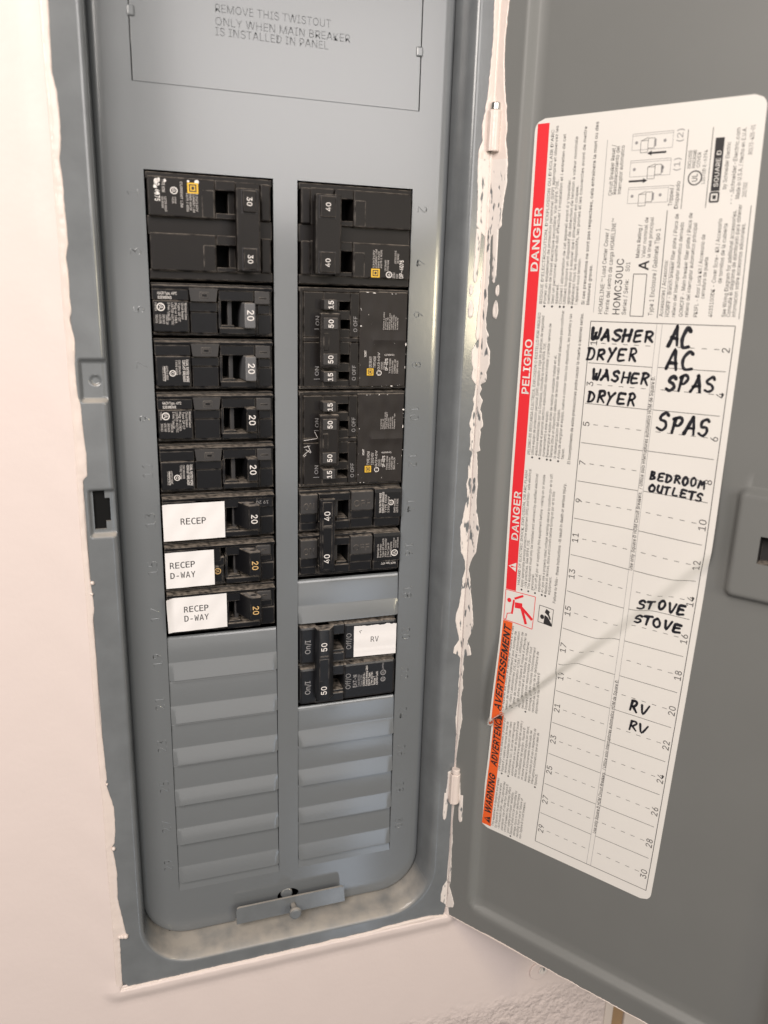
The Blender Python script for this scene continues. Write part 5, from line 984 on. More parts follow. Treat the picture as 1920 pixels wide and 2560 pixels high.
for s, u, z0, ln in (('HOMFP - Branch breaker filler plate / Placa de', 92.4, -56.7, 43), ('relleno del interruptor automatico derivado', 95.0, -56.7, 39.5), ('QOMCFP - Main breaker filler plate / Placa de', 98.2, -56.5, 43), ('relleno del interruptor automatico principal', 100.6, -56.5, 39), ('PKSFL - Door Lock Kit / Accesorio de', 104.4, -56.4, 34), ('cerradura de puerta', 106.6, -48.6, 17), ('4035100DK - Cover Screw Kit / Accesorio', 110.6, -56.2, 40), ('de tornillos de la cubierta', 113.0, -42.2, 24), ('See Wiring Diagram for additional accessories.', 116.0, -56.0, 43), ('Consulte el diagrama de alambrado para obtener', 117.9, -55.9, 45), ('informacion sobre accesorios adicionales.', 120.0, -55.8, 37.5)): vt(s, u - .5, z0, 1.6, length=ln)
seg(lb, (121.0, -56.7), (121.0, -11.5), .25, L1, 'print_ink')
for s, u, z0, ln in (('Circuit Breaker Reset /', 61.0, -4.8, 21), ('Restablecimiento del', 63.0, -4.4, 20), ('interruptor automatico', 65.2, -4.4, 20), ('Tripped /', 88.6, -10.3, 8.5), ('Disparado', 91.2, -11.5, 11)): vt(s, u, z0, 1.7, length=ln)
vt('(1)', 90.4, 3.8, 2.6, 'grey_ink', 5); vt('(2)', 90.6, 15.2, 2.6, 'grey_ink', 5)
seg(lb, (92.6, -11.7), (92.6, 19.6), .25, L1, 'print_ink'); seg(lb, (102.8, -11.7), (102.8, 19.6), .25, L1, 'print_ink')
for z0, ho in ((-8.6, 0), (2.4, 1), (13.2, 2)):                   # three little breaker drawings
    rectln(68.6, 86.4, z0, z0 + 6.6, .16, 'grey_ink'); seg(lb, (68.6, z0 + 5.8), (86.4, z0 + 5.8), .14, L1, 'grey_ink')
    uh = (73.5, 76.5, 72.5)[ho]
    rectln(uh, uh + 3.2, z0 - 1.2, z0 + 3.6, .18, 'print_ink'); rectln(uh + 3.2, uh + 6, z0 + .4, z0 + 4.4, .18, 'print_ink')
    seg(lb, (uh, z0 + 3.6), (uh + 3.2, z0 + 4.8), .18, L1, 'print_ink'); seg(lb, (uh + 6.4, z0 + 1), (uh + 6.4, z0 + 4), .8, L1, 'grey_ink')
    disc(lb, (70.5, z0 + 3), .7, L1, 'grey_ink', 8); disc(lb, (83.0, z0 + 3), .7, L1, 'grey_ink', 8)
for z0, a, b in ((.6, 68.4, 74.8), (11.6, 84.0, 77.6)):
    seg(lb, (a, z0), (b, z0), .8, L1, 'black_ink'); d_ = 1 if b > a else -1
    quad(lb, [(b, z0 - 1), (b + 2.0 * d_, z0), (b, z0 + 1)][::d_], L1, 'black_ink')
ring(lb, (97.2, .4), 2.5, 3.0, L1, 'print_ink'); vt('UL', 98.2, -1.0, 2.2, length=3, bold=.02)
for s, u, z0, ln in (('ENCLOSED', 95.0, 4.4, 7), ('PANELBOARD', 96.9, 4.4, 7), ('COVER', 98.8, 4.4, 6), ('LISTED E-6294', 101.4, -2.0, 13)): vt(s, u, z0, 1.4, length=ln)
rectln(104.2, 107.6, -9.4, -5.8, .7, 'black_ink'); quad(lb, [(105.2, -8.4), (106.6, -8.4), (106.6, -6.8), (105.2, -6.8)], L1, 'print_ink')
quad(lb, [(104.2, -5.2), (107.8, -5.2), (107.8, 15.4), (104.2, 15.4)], L1, 'black_ink'); vt('SQUARE D', 107.0, -3.6, 1.8, 'label_paper', 14, .01, f=L2)
for s, u, z0, ln in (('by Schneider Electric', 110.4, -4.6, 18), ('www.Schneider-Electric.com', 113.6, -10.6, 29), ('Made in U.S.A. / Hecho en E.U.A.', 116.0, -8.6, 27), ('80173-435-01', 119.2, 8, 11), ('2017/02', 118.6, -8.0, 5.5)): vt(s, u, z0, 1.6, length=ln)
# circuit table
TUm0, TUm1 = 57.4, 122.0
c0, c1 = un(87.6, -60), un(90.0, -60)
t0, t1 = un(56.5, -60), un(120.8, -60)
seg(lb, (t0, -60), (t1, -59.6), .3, L1, 'print_ink'); seg(lb, (t0, -60), (t0, -349.7), .3, L1, 'print_ink', 180)
seg(lb, (t1, -59.6), (t1, -349.3), .3, L1, 'print_ink', 180); seg(lb, (t0, -349.7), (t1, -349.3), .3, L1, 'print_ink')
seg(lb, (c0, -60), (c0, -349.6), .16, L1, 'grey_ink', 180); seg(lb, (c1, -60), (c1, -349.5), .16, L1, 'grey_ink', 180)
for k in range(15):
    zt = -60 - 19.3 * k
    if k: seg(lb, (t0 + .8, zt), (c0, zt), .24, L1, 'print_ink', 24); seg(lb, (c1, zt + .2), (t1 - 1.6, zt + .4), .24, L1, 'print_ink', 24)
    zm = zt - 9.9
    for i in range(5):
        seg(lb, (t0 + 6.0 + i * 5.2, zm), (t0 + 8.2 + i * 5.2, zm), .24, L1, 'print_ink', 2)
        seg(lb, (c1 + 2.4 + i * 5.2, zm + .2), (c1 + 4.6 + i * 5.2, zm + .2), .24, L1, 'print_ink', 2)
    vt(str(2 * k + 1), t0 + 4.0, zm, 3.2, align='C', res=2); vt(str(2 * k + 2), t1 - 1.0, zm, 3.2, align='C', res=2)
mid_s = 'Use only Square D HOM Circuit Breakers.  / Utilice solo interruptores automatico HOM de Square D.'
vt(mid_s, un(89.7, -175), -175.8, 1.7, length=92.5, bold=.014); vt(mid_s, un(86.9, -328), -328.6, 1.7, length=92.5, bold=.014)
# handwriting in marker
def hw(word, u, z, width, h, seed, wp=.62, slope=0): pen(lb, word, un(u, z), z, width, h, L2, 'marker_ink', wp * .98, slope, seed)
hw('WASHER', 57.6, -68.2, 30, 5.0, 1, .72); hw('DRYER', 56.4, -77.6, 24.6, 5.2, 2, .62, .02)
hw('WASHER', 60.0, -87.0, 27.8, 4.9, 3); hw('DRYER', 58.6, -97.4, 24, 5.0, 4, .66)
hw('AC', 93.6, -69.2, 10.5, 7.8, 5, .78); hw('AC', 93.8, -79.2, 12.5, 8.0, 6, .78)
hw('SPAS', 95.0, -88.4, 21.5, 6.6, 7, .75); hw('SPAS', 93.4, -107.4, 24, 7.6, 8, .78)
hw('BEDROOM', 92.8, -130.8, 25.2, 3.7, 9, .58); hw('OUTLETS', 92.8, -136.7, 25, 3.7, 10, .58)
hw('STOVE', 94.0, -193.6, 24, 4.7, 11, .7); hw('STOVE', 93.4, -202.6, 23.6, 4.4, 12, .7)
hw('RV', 96.4, -250.4, 10.4, 5.4, 13, .66); hw('RV', 97.4, -261.0, 10.4, 5.0, 14, .66)
for pts, m_ in ((((22.6, -277.0, 7.6), (20.6, -281.0, 6.0), (18.9, -286.6, 2.6), (20.4, -287.4, 1.2), (23.6, -282.4, 4.6)), 'label_paper'), (((23.0, -278.2, 7.7), (21.6, -281.4, 6.1), (20.2, -285.2, 3.2), (21.2, -285.6, 2.2), (23.7, -282.0, 5.0)), 'orange_band')):
    V = [dr(u, -3.7 + h + (.15 if m_ == 'orange_band' else 0), z) for u, z, h in pts]
    lb.add(V, [(0, 1, 2, 3, 4)], m_)
lo = lb.build('directory_label', dO, (HX + 40, HY - 55, -160), angle=75)
tag(lo, 'white circuit directory label with red and orange bands and handwriting')

# ------------------------------------------------------------------ breakers
BG = 'circuit breakers in the panel'
class BK:
    """one breaker; coordinates a (from the column's left edge), b (down from its first row), h (toward the viewer)"""
    def __init__(s, X0, row, poles, label, base):
        s.X0, s.row, s.n, s.base = X0, row, poles, base
        s.zt = Z0 - row * ROW; s.b0, s.bs = 0.0, 1.0
        s.root = empty('circuit_breaker', (X0 + W / 2, 4, s.zt - poles * ROW / 2))
        tag(s.root, label, 'circuit breaker', BG)
        s.parts = {}
    def P(s, a, h, b): return (s.X0 + a, -h, s.zt - s.b0 - b * s.bs)
    def new(s): return MB()
    def box(s, mb, a0, a1, b0, b1, h0, h1, m, bev=.4, taper=None):
        mb.box(s.X0 + a0, s.X0 + a1, -h1, -h0, s.zt - s.b0 - b1 * s.bs, s.zt - s.b0 - b0 * s.bs, m, bev, 2, taper)
    def fcw(s, a, b, h): return lambda x, y: s.P(a + y, h, b + x)       # reads downward
    def fccw(s, a, b, h): return lambda x, y: s.P(a - y, h, b - x)      # reads upward
    def fh(s, a, b, h, sl=0): return lambda x, y: s.P(a + x, h, b - y + sl * x)
    def done(s, mb, name, parent=None, ang=16):
        if name in ('handle', 'handle_tie'):           # measured on the cover plate, but standing h in front of it
            h = max(-v[1] for v in mb.V); k = min(1.0, h / 388)
            x = sum(v[0] for v in mb.V) / len(mb.V); z = s.zt - s.n * ROW / 2
            dx, dz = -.8 * k * (x + 11.4), k * (-z - 52.5)
            mb.V = [(v[0] + dx, v[1], v[2] + dz) for v in mb.V]
        return mb.build(name, parent or s.root, tuple(s.P(W / 2, -4, s.n * ROW / 2)), angle=ang)

def micro(B, mb, a0, a1, b0, b1, n, h, m, cw=True, seed=0, words=None, ragged=.3, cap=None):
    """block of n lines of small print between a0..a1 (across lines) and b0..b1 (along them)"""
    if m == 'white_ink': m = 'faint_ink'
    words = words or ['CU AL WIRE', 'LISTED ISSUE', 'CIRC BREAKER', 'TYPE HOM', '120/240V', 'CURRENT LIM', 'SWD HACR', '60/75 C WIRE', 'TORQUE 36 IN LB']
    rr = random.Random(seed); st = (a1 - a0) / n
    for i in range(n):
        ln = (b1 - b0) * (1 - rr.random() * ragged); s_ = words[(i + seed) % len(words)]
        c = cap or st * .66
        if cw: text(mb, s_, c, B.fcw(a1 - st * (i + 1) + st * .2, b0, h), m, ln, res=1, bold=.02)
        else: text(mb, s_, c, B.fccw(a0 + st * (i + 1) - st * .1, b1, h), m, ln, res=1, bold=.02)

def logo(B, mb, ac, bc, s, h):
    f = lambda x, y: B.P(ac + x, h, bc + y); f2 = lambda x, y: B.P(ac + x, h + .04, bc + y); f3 = lambda x, y: B.P(ac + x, h + .08, bc + y)
    quad(mb, [(-s, -s), (s, -s), (s, s), (-s, s)][::-1], f, 'yellow_ink')
    quad(mb, [(-s * .68, -s * .72), (s * .68, -s * .72), (s * .68, s * .72), (-s * .68, s * .72)][::-1], f2, 'black_ink')
    quad(mb, [(-s * .46, -s * .5), (s * .46, -s * .5), (s * .46, s * .5), (-s * .46, s * .5)][::-1], f3, 'yellow_ink')
    f4 = lambda x, y: B.P(ac + x, h + .12, bc + y)
    quad(mb, [(-s * .26, -s * .3), (s * .26, -s * .3), (s * .26, s * .3), (-s * .26, s * .3)][::-1], f4, 'black_ink')

def backing(B, mb, m, gap=.7, h=-12.5):
    B.box(mb, .5, W - .5, gap, B.n * ROW - gap, -22, h, 'inside_shade', .3)
    for p in range(B.n): B.box(mb, .6, W - .6, p * ROW + gap, p * ROW + gap + 2.4, -12.6, -2.5, m, .3); B.box(mb, .6, W - .6, (p + 1) * ROW - gap - 1.6, (p + 1) * ROW - gap, -12.6, -2.5, m, .3)

# --- double-pole with a square tie (30 A left, 40 A right)
def twopole_square(X0, row, amp, left, label):
    B = BK(X0, row, 2, label, 0); B.b0, B.bs = 3.3, 47.5 / 50.8; m = 'brown_black_plastic'; bd = B.new(); fx = (lambda a: a) if left else (lambda a: W - a)
    def bx(a0, a1, b0, b1, h0, h1, mm=m, bev=.4, taper=None):
        A0, A1 = sorted((fx(a0), fx(a1))); B.box(bd, A0, A1, b0, b1, h0, h1, mm, bev, taper)
    backing(B, bd, 'black_plastic')
    bx(.6, 57.2, .9, 4, -13, .3); bx(.6, 57.2, 20.5, 29.2, -13, -.4); bx(.6, 57.2, 45.2, 49.7, -13, .2)
    for b0 in (0, 25.0):
        bb = b0 + (3.0 if b0 == 0 else 3.4)
        bx(1.2, 30.8, bb, b0 + 20.8, -13, 2.6, bev=.6)                      # label face
        bx(30.9, 40.0, bb, bb + 4.6, -13, 2.2); bx(30.9, 40.0, bb + 15.0, b0 + 20.6, -13, 2.2)
        bx(36.9, 40.0, bb + 4.6, bb + 15, -13, -1.5)
        bx(40.2, 51.5, bb, b0 + 20.6, -13, .5)
        bx(51.7, 56.4, bb + .3, b0 + 20.4, -13, 1.6, bev=.7)
        bx(25.0, 30.0, bb + 5, b0 + 20.3, 2.0, 2.85, bev=.15)
    # printing on one pole
    if left:
        bq = 0
        for n_, (a, s) in enumerate(((4.2, 'DP-4075'), )): text(bd, s, 2.2, B.fcw(a, 4.6, 2.68), 'white_ink', 9.5, bold=.03)
        micro(B, bd, 6.8, 9.4, 12.0, 19.0, 2, 2.68, 'white_ink', True, 1); micro(B, bd, 7.0, 9.0, 4.2, 10.4, 1, 2.68, 'white_ink', True, 3)
        ring(bd, (0, 0), 1.25, 1.65, lambda x, y: B.P(12.6 + x, 2.68, 9.0 + y), 'white_ink'); text(bd, 'UL', 1.4, B.fcw(12.0, 8.1, 2.68), 'white_ink', 1.8, bold=.03)
        micro(B, bd, 11.4, 13.6, 11.8, 16.0, 2, 2.68, 'white_ink', True, 2); micro(B, bd, 15.0, 16.6, 4.8, 19.0, 1, 2.68, 'white_ink', True, 5)
        micro(B, bd, 17.6, 23.2, 9.8, 18.6, 4, 2.68, 'white_ink', True, 4); logo(B, bd, 20.9, 7.4, 2.4, 2.68)
        for (a, b, r_) in ((5.0, 5.2, 1.0), (4.4, 7.6, .7), (6.2, 4.6, .8), (5.4, 10.5, .6), (19.0, 4.4, .5), (22.8, 4.6, .9), (8.8, 4.8, .6)):       # scuffed bare patches on the sticker
            n = 9; bd.add([B.P(a + r_ * (1 + .5 * mnoise.noise((i * 1.7, a, b))) * math.cos(6.283 * i / n), 2.66, b + r_ * 1.2 * math.sin(6.283 * i / n)) for i in range(n)], [tuple(range(n))[::-1]], 'white_ink')
    else:
        micro(B, bd, 37.0, 42.2, 31.0, 40.6, 4, 2.68, 'white_ink', False, 4); logo(B, bd, 38.8, 43.2, 2.2, 2.68)
        micro(B, bd, 43.2, 45.8, 34.2, 42.0, 2, 2.68, 'white_ink', False, 2); ring(bd, (0, 0), 1.25, 1.65, lambda x, y: B.P(45.9 + x, 2.68, 43.8 + y), 'white_ink')
        text(bd, 'UL', 1.3, B.fccw(46.5, 44.7, 2.68), 'white_ink', 1.8, bold=.03)
        micro(B, bd, 48.3, 51.0, 31.2, 38.0, 2, 2.68, 'white_ink', False, 1); text(bd, 'DP-4075', 2.0, B.fccw(53.4, 45.4, 2.68), 'white_ink', 9.2, bold=.03)
        micro(B, bd, 47.4, 51.0, 42.5, 45.6, 2, 2.68, 'white_ink', False, 1)
        text(bd, '6213', 1.9, B.fh(3.0, 44.4, .28), 'grey_ink', 5.0)
    B.done(bd, 'body')
    ta0, ta1 = (40.4, 51.3) if left else (8.7, 21.2)
    tie = B.new(); B.box(tie, ta0 + .8, ta1 - .8, 8, 43, -5, 7, m, .4); B.box(tie, ta0, ta1, 5.8, 44.2, 5.5, 9.6, m, .7)
    to = B.done(tie, 'handle_tie')
    for b0 in (6.6, 33.2):
        hd = B.new(); A0, A1 = (43.4, 49.6) if left else (10.9, 18.4)
        B.box(hd, A0 - .5, A1 + .5, b0 - .3, b0 + 10.6, 9.0, 9.72, 'black_ink', .1)
        B.box(hd, A0, A1, b0 + .1, b0 + 10.1, 9.2, 10.9, m, .5)
        f = B.fcw((A0 + A1) / 2 - 1.25, b0 + 3.1, 10.96) if left else B.fccw((A0 + A1) / 2 + 1.25, b0 + 7.3, 10.96)
        text(hd, amp, 2.4, f, 'white_ink', 4.1, bold=.015, res=3)
        B.done(hd, 'handle')
    return B
twopole_square(0, 0, '30', True, 'black two-pole 30 amp breaker with worn yellow and white sticker, topmost on the left')
twopole_square(XR, 0, '40', False, 'black two-pole 40 amp breaker with a square handle tie, topmost of the right column')

# --- single poles with a slotted top band (20 A)
def single(row, variant, label, handle_mat, paper=None):
    B = BK(0, row, 1, label, 0); m = 'black_plastic'; bd = B.new()
    def bx(a0, a1, b0, b1, h0, h1, mm=m, bev=.4, taper=None): B.box(bd, a0, a1, b0, b1, h0, h1, mm, bev, taper)
    backing(B, bd, m)
    # sloping shoulder along the top
    bd.prism([(1.9, 2.9), (1.2, -13), (3.5, -13), (3.5, 2.5)], lambda p, q, h: B.P(h, q, p), 1.0, 56.6, m, .3)
    bx(.9, 31, 23.4, 24.4, -13, -.5); bx(48.8, 56.8, 3.0, 24.2, -13, -.9)
    bx(.9, 17.3, 3.5, 8.4, -13, 2.3, m, .35); 
    if variant in ('a', 'b'):
        bd.prism([(17.4, 2.6), (30.8, 2.6), (30.0, 8.8), (18.2, 8.8)], lambda p, q, h: B.P(p, h, q), -13, 2.7, 'grey_black_plastic', .3)
        bx(22.4, 26.6, 4.4, 7.4, 2.4, 3.0, 'grey_black_plastic', .25); bx(23.2, 25.8, 5.2, 6.6, 2.6, 3.12, 'black_plastic', .1)
        bx(48.0, 55.4, 3.2, 9.4, -13, 2.6, 'grey_black_plastic', .5); bx(50.0, 53.8, 6.2, 7.0, 2.3, 2.72, 'black_plastic', .1)
        bx(49.6, 55.8, 9.6, 14.0, -13, .6, m)
    elif variant == 'p':
        bx(47.0, 54.6, 3.4, 9.2, -13, 2.5, 'grey_black_plastic', .8); bx(49.6, 52.4, 5.8, 6.5, 2.3, 2.62, 'black_plastic', .1); bx(48.8, 55.2, 9.6, 13.0, -13, .5)
        bx(24.5, 29.0, 2.8, 11, -13, 1.2, m, .8)
    else:
        bx(42, 56, 3.6, 8.6, -13, 1.7)
        text(bd, '19 20', 1.6, lambda x, y: B.P(53.6 - x, 1.78, 5.2 + y), 'grey_ink', 6.2)
    bx(31.2, 47.8, 3.2, 8.2, -13, 1.8)
    bx(1.1, 17.3, 8.6, 22.9, -13, 2.4, m, .6)                                 # label pad
    bx(17.6, 30.7, 9.0, 13.4, -13, 1.0); bx(18.0, 30.5, 13.6, 23.4, -13, .2)
    bx(31.2, 48.6, 20.6, 23.6, -13, 1.9, m, .5); bx(31.0, 32.2, 8.4, 21, -13, 1.0, m, .2)
    bx(35.6, 37.7, 8.2, 20.0, -13, -2.2, 'grey_black_plastic', .3)              # arc bar inside the window
    bx(32.2, 38.4, 19.4, 20.8, -13, .9, m, .3)
    bx(49.8, 56.6, 14.2, 23.6, -13, -.4)
    h = 2.48
    if variant == 'a':
        text(bd, 'HACR Type, 40°C', 1.25, B.fh(3.4, 6.0, 2.36), 'white_ink', 8.6, bold=.01, res=1); text(bd, 'SIEMENS', 1.25, B.fh(3.4, 7.9, 2.36), 'white_ink', 6.2, bold=.01, res=1)
        ring(bd, (0, 0), 1.4, 1.85, lambda x, y: B.P(4.6 + x, h, 11.6 + y), 'white_ink'); text(bd, 'UL', 1.5, B.fcw(4.0, 10.6, h), 'white_ink', 2.0, bold=.03)
        micro(B, bd, 1.7, 2.9, 9.5, 13.6, 1, h, 'white_ink', True, 3); micro(B, bd, 1.8, 8.0, 15.0, 20.4, 4, h, 'white_ink', True, 5)
        micro(B, bd, 7.4, 16.6, 9.6, 19.6, 6, h, 'white_ink', True, 6, ['Molded Case', 'Circuit Breaker', 'Type QP QT', 'Plug-in 10KA', 'LISTED 60/75C', '2 Pole Type QP'])
    elif variant == 'b':
        text(bd, 'DUAL RATED WIRE', 1.15, B.fcw(15.0, 10.2, h), 'white_ink', 10.6, bold=.02, res=1); text(bd, 'CIRCUIT BREAKER', 1.15, B.fcw(13.4, 10.4, h), 'white_ink', 10.2, bold=.02, res=1)
        micro(B, bd, 9.8, 12.6, 10.4, 20.0, 2, h, 'white_ink', True, 2); ring(bd, (0, 0), 1.1, 1.5, lambda x, y: B.P(8.7 + x, h, 16.6 + y), 'white_ink'); text(bd, 'C', 1.3, B.fcw(8.1, 16.0, h), 'white_ink', 1.2, bold=.03)
        micro(B, bd, 3.8, 6.8, 13.2, 20.4, 2, h, 'white_ink', True, 7); seg(bd, (0, 0), (0, 7), .18, lambda x, y: B.P(5.2 + x, h, 13.4 + y), 'white_ink')
    elif variant == 'p':
        ring(bd, (0, 0), 1.35, 1.7, lambda x, y: B.P(27.0 + x, 1.3, 16.4 + y), 'orange_ink'); text(bd, 'UL', 1.4, B.fcw(26.4, 15.6, 1.3), 'orange_ink', 1.7, bold=.02)
        bx(25.0, 29.4, 14.0, 22.6, -13, 1.2, m, .4)
    B.done(bd, 'body')
    hd = B.new()
    if variant in ('a', 'b'):
        B.box(hd, 42.8, 49.0, 8.4, 21.2, -13, 8.2, handle_mat, .6, (.5, .5, .6, .6))
        text(hd, '20', 3.1, B.fcw(44.6, 12.2, 8.26), 'white_ink', 4.9, bold=.02, res=3)
    else:
        # wedge-shaped lever; a black disc on its top face paints the shaded hole
        hd.prism([(37.6, -2), (46.0, -2), (49.6, 8.4), (49.0, 10.4), (43.6, 10.8), (42.6, 9.0)], lambda p, q, hh: B.P(p, q, hh), 8.4, 21.0, m, .35)
        hd.add([B.P(p, q, 8.38) for p, q in ((40.2, .6), (45.6, 2.4), (49.1, 8.3), (48.7, 9.9), (43.8, 10.3), (43.0, 8.8))], [(0, 1, 2, 3, 4, 5)], 'grey_handle')
        n = 16; hd.add([B.P(45.9 + 1.7 * math.cos(6.283 * i / n), 6.6 + 1.3 * math.sin(6.283 * i / n), 8.36) for i in range(n)], [tuple(range(n))], 'black_ink')
        text(hd, '20', 3.1, B.fcw(44.7, 13.0, 10.9), 'white_ink' if variant == 'r' else 'orange_ink', 4.7, bold=.02, res=3)
    B.done(hd, 'handle')
    if paper:
        a0, a1, b0, b1, tilt, lines, cx_, curl = paper
        pp = B.new(); P = []; nn = 24
        def sheet(a, b, up=0):
            k = curl * (1 - ss((a - a0) / 2.6)) * (.35 + .65 * ss((b1 - b) / (b1 - b0)))
            return B.P(a - k * .25, 2.75 + .12 * math.sin(a * .5 + b * .4) + k * .9 + up, b + tilt * (a - a0))
        for i in range(nn + 1):
            P.append([sheet(a0 + (a1 - a0) * i / nn, b0 + (b1 - b0) * j / 14) for j in range(15)])
        pp.grid(P, 'paper', flip=False)
        ed = [P[0][j] for j in range(15)] + [P[i][14] for i in range(nn + 1)] + [P[nn][j] for j in range(14, -1, -1)] + [P[i][0] for i in range(nn, -1, -1)]
        bk = [(p[0], p[1] + .22, p[2]) for p in ed]
        pp.add(ed + bk, [(i, (i + 1) % len(ed), len(ed) + (i + 1) % len(ed), len(ed) + i) for i in range(len(ed))], 'paper')
        for s, bq in lines:
            text(pp, s, 3.2, lambda x, y, bq=bq: sheet(cx_ + x, bq - y, .07), 'print_ink', align='C', track=2.55, bold=.012, res=3)
        B.done(pp, 'paper_label', ang=70)
    return B
single(2, 'a', 'black 20 amp breaker with scuffed grey handle, directly under the 30 amp breaker', 'grey_handle')
single(3, 'b', 'black 20 amp breaker with plain grey handle, second below the 30 amp breaker', 'grey_handle')
single(4, 'a', 'black 20 amp breaker with black handle and lines of white print on its top band', 'black_plastic')
single(5, 'b', 'black 20 amp breaker with black handle, directly above the one-line RECEP label', 'black_plastic')
single(6, 'r', 'black 20 amp breaker with white paper label reading only RECEP', 'black_plastic', (1.0, 31.2, 4.6, 23.6, -.012, [('RECEP', 15.4)], 15.6, .5))
single(7, 'p', 'black 20 amp breaker with narrower RECEP D-WAY paper label and a gold ring mark', 'black_plastic', (1.0, 25.2, 4.4, 23.4, -.015, [('RECEP', 12.8), ('D-WAY', 18.2)], 9.4, .0))
single(8, 'p', 'black 20 amp breaker with wide RECEP D-WAY label peeling at its left edge', 'black_plastic', (1.2, 31.0, 3.4, 22.2, -.012, [('RECEP', 11.8), ('D-WAY', 16.9)], 15.4, 2.6))

# --- quad breakers 15/50/50/15
def quad_breaker(row, label, seed):
    B = BK(XR, row, 2, label, 0); m = 'brown_black_plastic'; bd = B.new(); rr = random.Random(seed)
    def bx(a0, a1, b0, b1, h0, h1, mm=m, bev=.4, taper=None): B.box(bd, a0, a1, b0, b1, h0, h1, mm, bev, taper)
    backing(B, bd, 'black_plastic', .5)
    bx(.6, 57.2, .7, 2.6, -13, .4)
    wins = ((7.0, 11.4), (15.8, 20.4), (32.8, 37.2), (41.4, 45.8))
    bx(1.0, 2.7, .9, 49.9, -13, .9); bx(2.9, 12.8, 2.8, 24.2, -13, 1.2, bev=.3); bx(2.9, 12.8, 27.0, 48.8, -13, 1.2, bev=.3)
    bx(2.9, 21.0, 24.4, 26.8, -13, .8, bev=.6)
    bx(26.6, 31.2, 2.8, 24.2, -13, 1.3, bev=.3); bx(26.6, 31.2, 27, 48.8, -13, 1.3, bev=.3); bx(21.0, 31.2, 24.5, 26.7, -13, 1.5, bev=.5)
    prev = 2.8
    for b0, b1 in wins:
        bx(12.9, 26.5, prev, b0, -13, 1.1, bev=.2); bx(12.9, 21.2, b0, b1, -13, -.3, bev=.1); prev = b1
    bx(12.9, 26.5, prev, 48.8, -13, 1.1, bev=.2)
    bx(.7, 57.0, 48.9, 50.1, -13, .9, bev=.3)
    # cover with a printed dark sticker folded over the right half
    P = []
    for i in range(25):
        P.append([B.P(31.6 + (56.2 - 31.6) * i / 24, 2.2 + .35 * mnoise.noise((i * .25, j * .22, seed)) + .5 * math.exp(-((j - 15) / 1.2) ** 2) * (i > 6), 2.2 + 46.4 * j / 30) for j in range(31)])
    bx(31.4, 56.6, 1.9, 48.9, -13, 1.6, bev=.5)
    bd.grid(P, 'sticker_black')
    h = 2.85
    micro(B, bd, 43.2, 51.6, 11.0, 20.2, 8, h, 'white_ink', False, seed, ['Contains 2 poles', 'Contient 2 poles', 'for common trip', 'Replace with', 'Remplacez avec', 'Type HOMT'], .45)
    text(bd, 'HOMT', 1.1, B.fccw(35.0, 33.8, h), 'white_ink', 3.2, bold=.02); 
    logo(B, bd, 37.2, 41.4, 1.75, h)
    micro(B, bd, 36.0, 40.4, 31.4, 39.2, 2, h, 'white_ink', False, seed + 1); micro(B, bd, 40.6, 42.4, 30.6, 43.2, 1, h, 'white_ink', False, 4)
    ring(bd, (0, 0), 1.0, 1.35, lambda x, y: B.P(42.8 + x - .8, h, 41.9 + y), 'white_ink')
    micro(B, bd, 42.6, 45.2, 34.8, 40.2, 2, h, 'white_ink', False, 2); text(bd, 'DP-4075', 1.5, B.fccw(46.6, 40.6, h), 'white_ink', 6.0, bold=.03)
    micro(B, bd, 47.0, 52.4, 34.2, 42.2, 4, h, 'white_ink', False, 3); text(bd, '4069009401', .9, B.fh(44.6, 33.2, h), 'white_ink', 5.4, res=1)
    text(bd, 'O OFF', 2.0, B.fccw(30.3, 21.6, 1.36), 'grey_ink', 7.6, res=1); text(bd, 'O OFF', 2.0, B.fccw(30.0, 45.8, 1.36), 'grey_ink', 7.6, res=1)
    text(bd, '| ON', 1.9, B.fccw(10.8, 20.6, 1.26), 'grey_ink', 6.4, res=1); text(bd, '| ON', 1.9, B.fccw(10.6, 45.2, 1.26), 'grey_ink', 6.4, res=1)
    # scuffs: chipped edges of the sticker showing white
    for _ in range(24):
        e = rr.choice('lrtbm'); s_ = rr.uniform(.1, .32) * rr.choice((.7, 1, 1, 1.9))
        a, b = {'l': (31.7 + rr.gauss(0, .15), rr.uniform(3, 48)), 'r': (56.0 + rr.gauss(0, .3), rr.uniform(3, 48)), 't': (rr.uniform(32, 56), 2.4 + rr.gauss(0, .2)), 'b': (rr.uniform(32, 56), 48.4 + rr.gauss(0, .2)), 'm': (rr.uniform(33, 55), rr.uniform(4, 47))}[e]
        if e == 'm': s_ *= .6
        n = 6; ell = rr.uniform(.5, 2.6)
        bd.add([B.P(a + s_ * (ell if e in 'tb' else 1 / ell) * rr.uniform(.6, 1.2) * math.cos(6.283 * i / n), 2.9, b + s_ * (ell if e in 'lrm' else .7) * rr.uniform(.6, 1.2) * math.sin(6.283 * i / n)) for i in range(n)], [tuple(range(n))[::-1]], 'white_ink')
    if seed == 2:                                                          # scratch marks by the edge
        for a, b in (((3, 29), (6.2, 28.4)), ((4, 30.2), (6.6, 32)), ((5, 28), (6.8, 31.8)), ((2.6, 33.4), (5.8, 30.6)), ((3, 34), (4.2, 33)), ((8.6, 21), (10.2, 24.2)), ((3, 25.5), (10, 24.6))):
            seg(bd, a, b, .22, lambda x, y: B.P(x, 1.3, y), 'white_ink', 2)
    B.done(bd, 'body')
    tie = B.new(); B.box(tie, 13, 21, 14.2, 38.6, -4, 5, 'black_plastic', .4); B.box(tie, 11.4, 21.8, 13.0, 39.6, 4.5, 8.4, 'brown_black_plastic', 1.0); B.box(tie, 13.2, 15.6, 22.6, 31, 8.0, 8.8, 'brown_black_plastic', .3)
    B.done(tie, 'handle_tie')
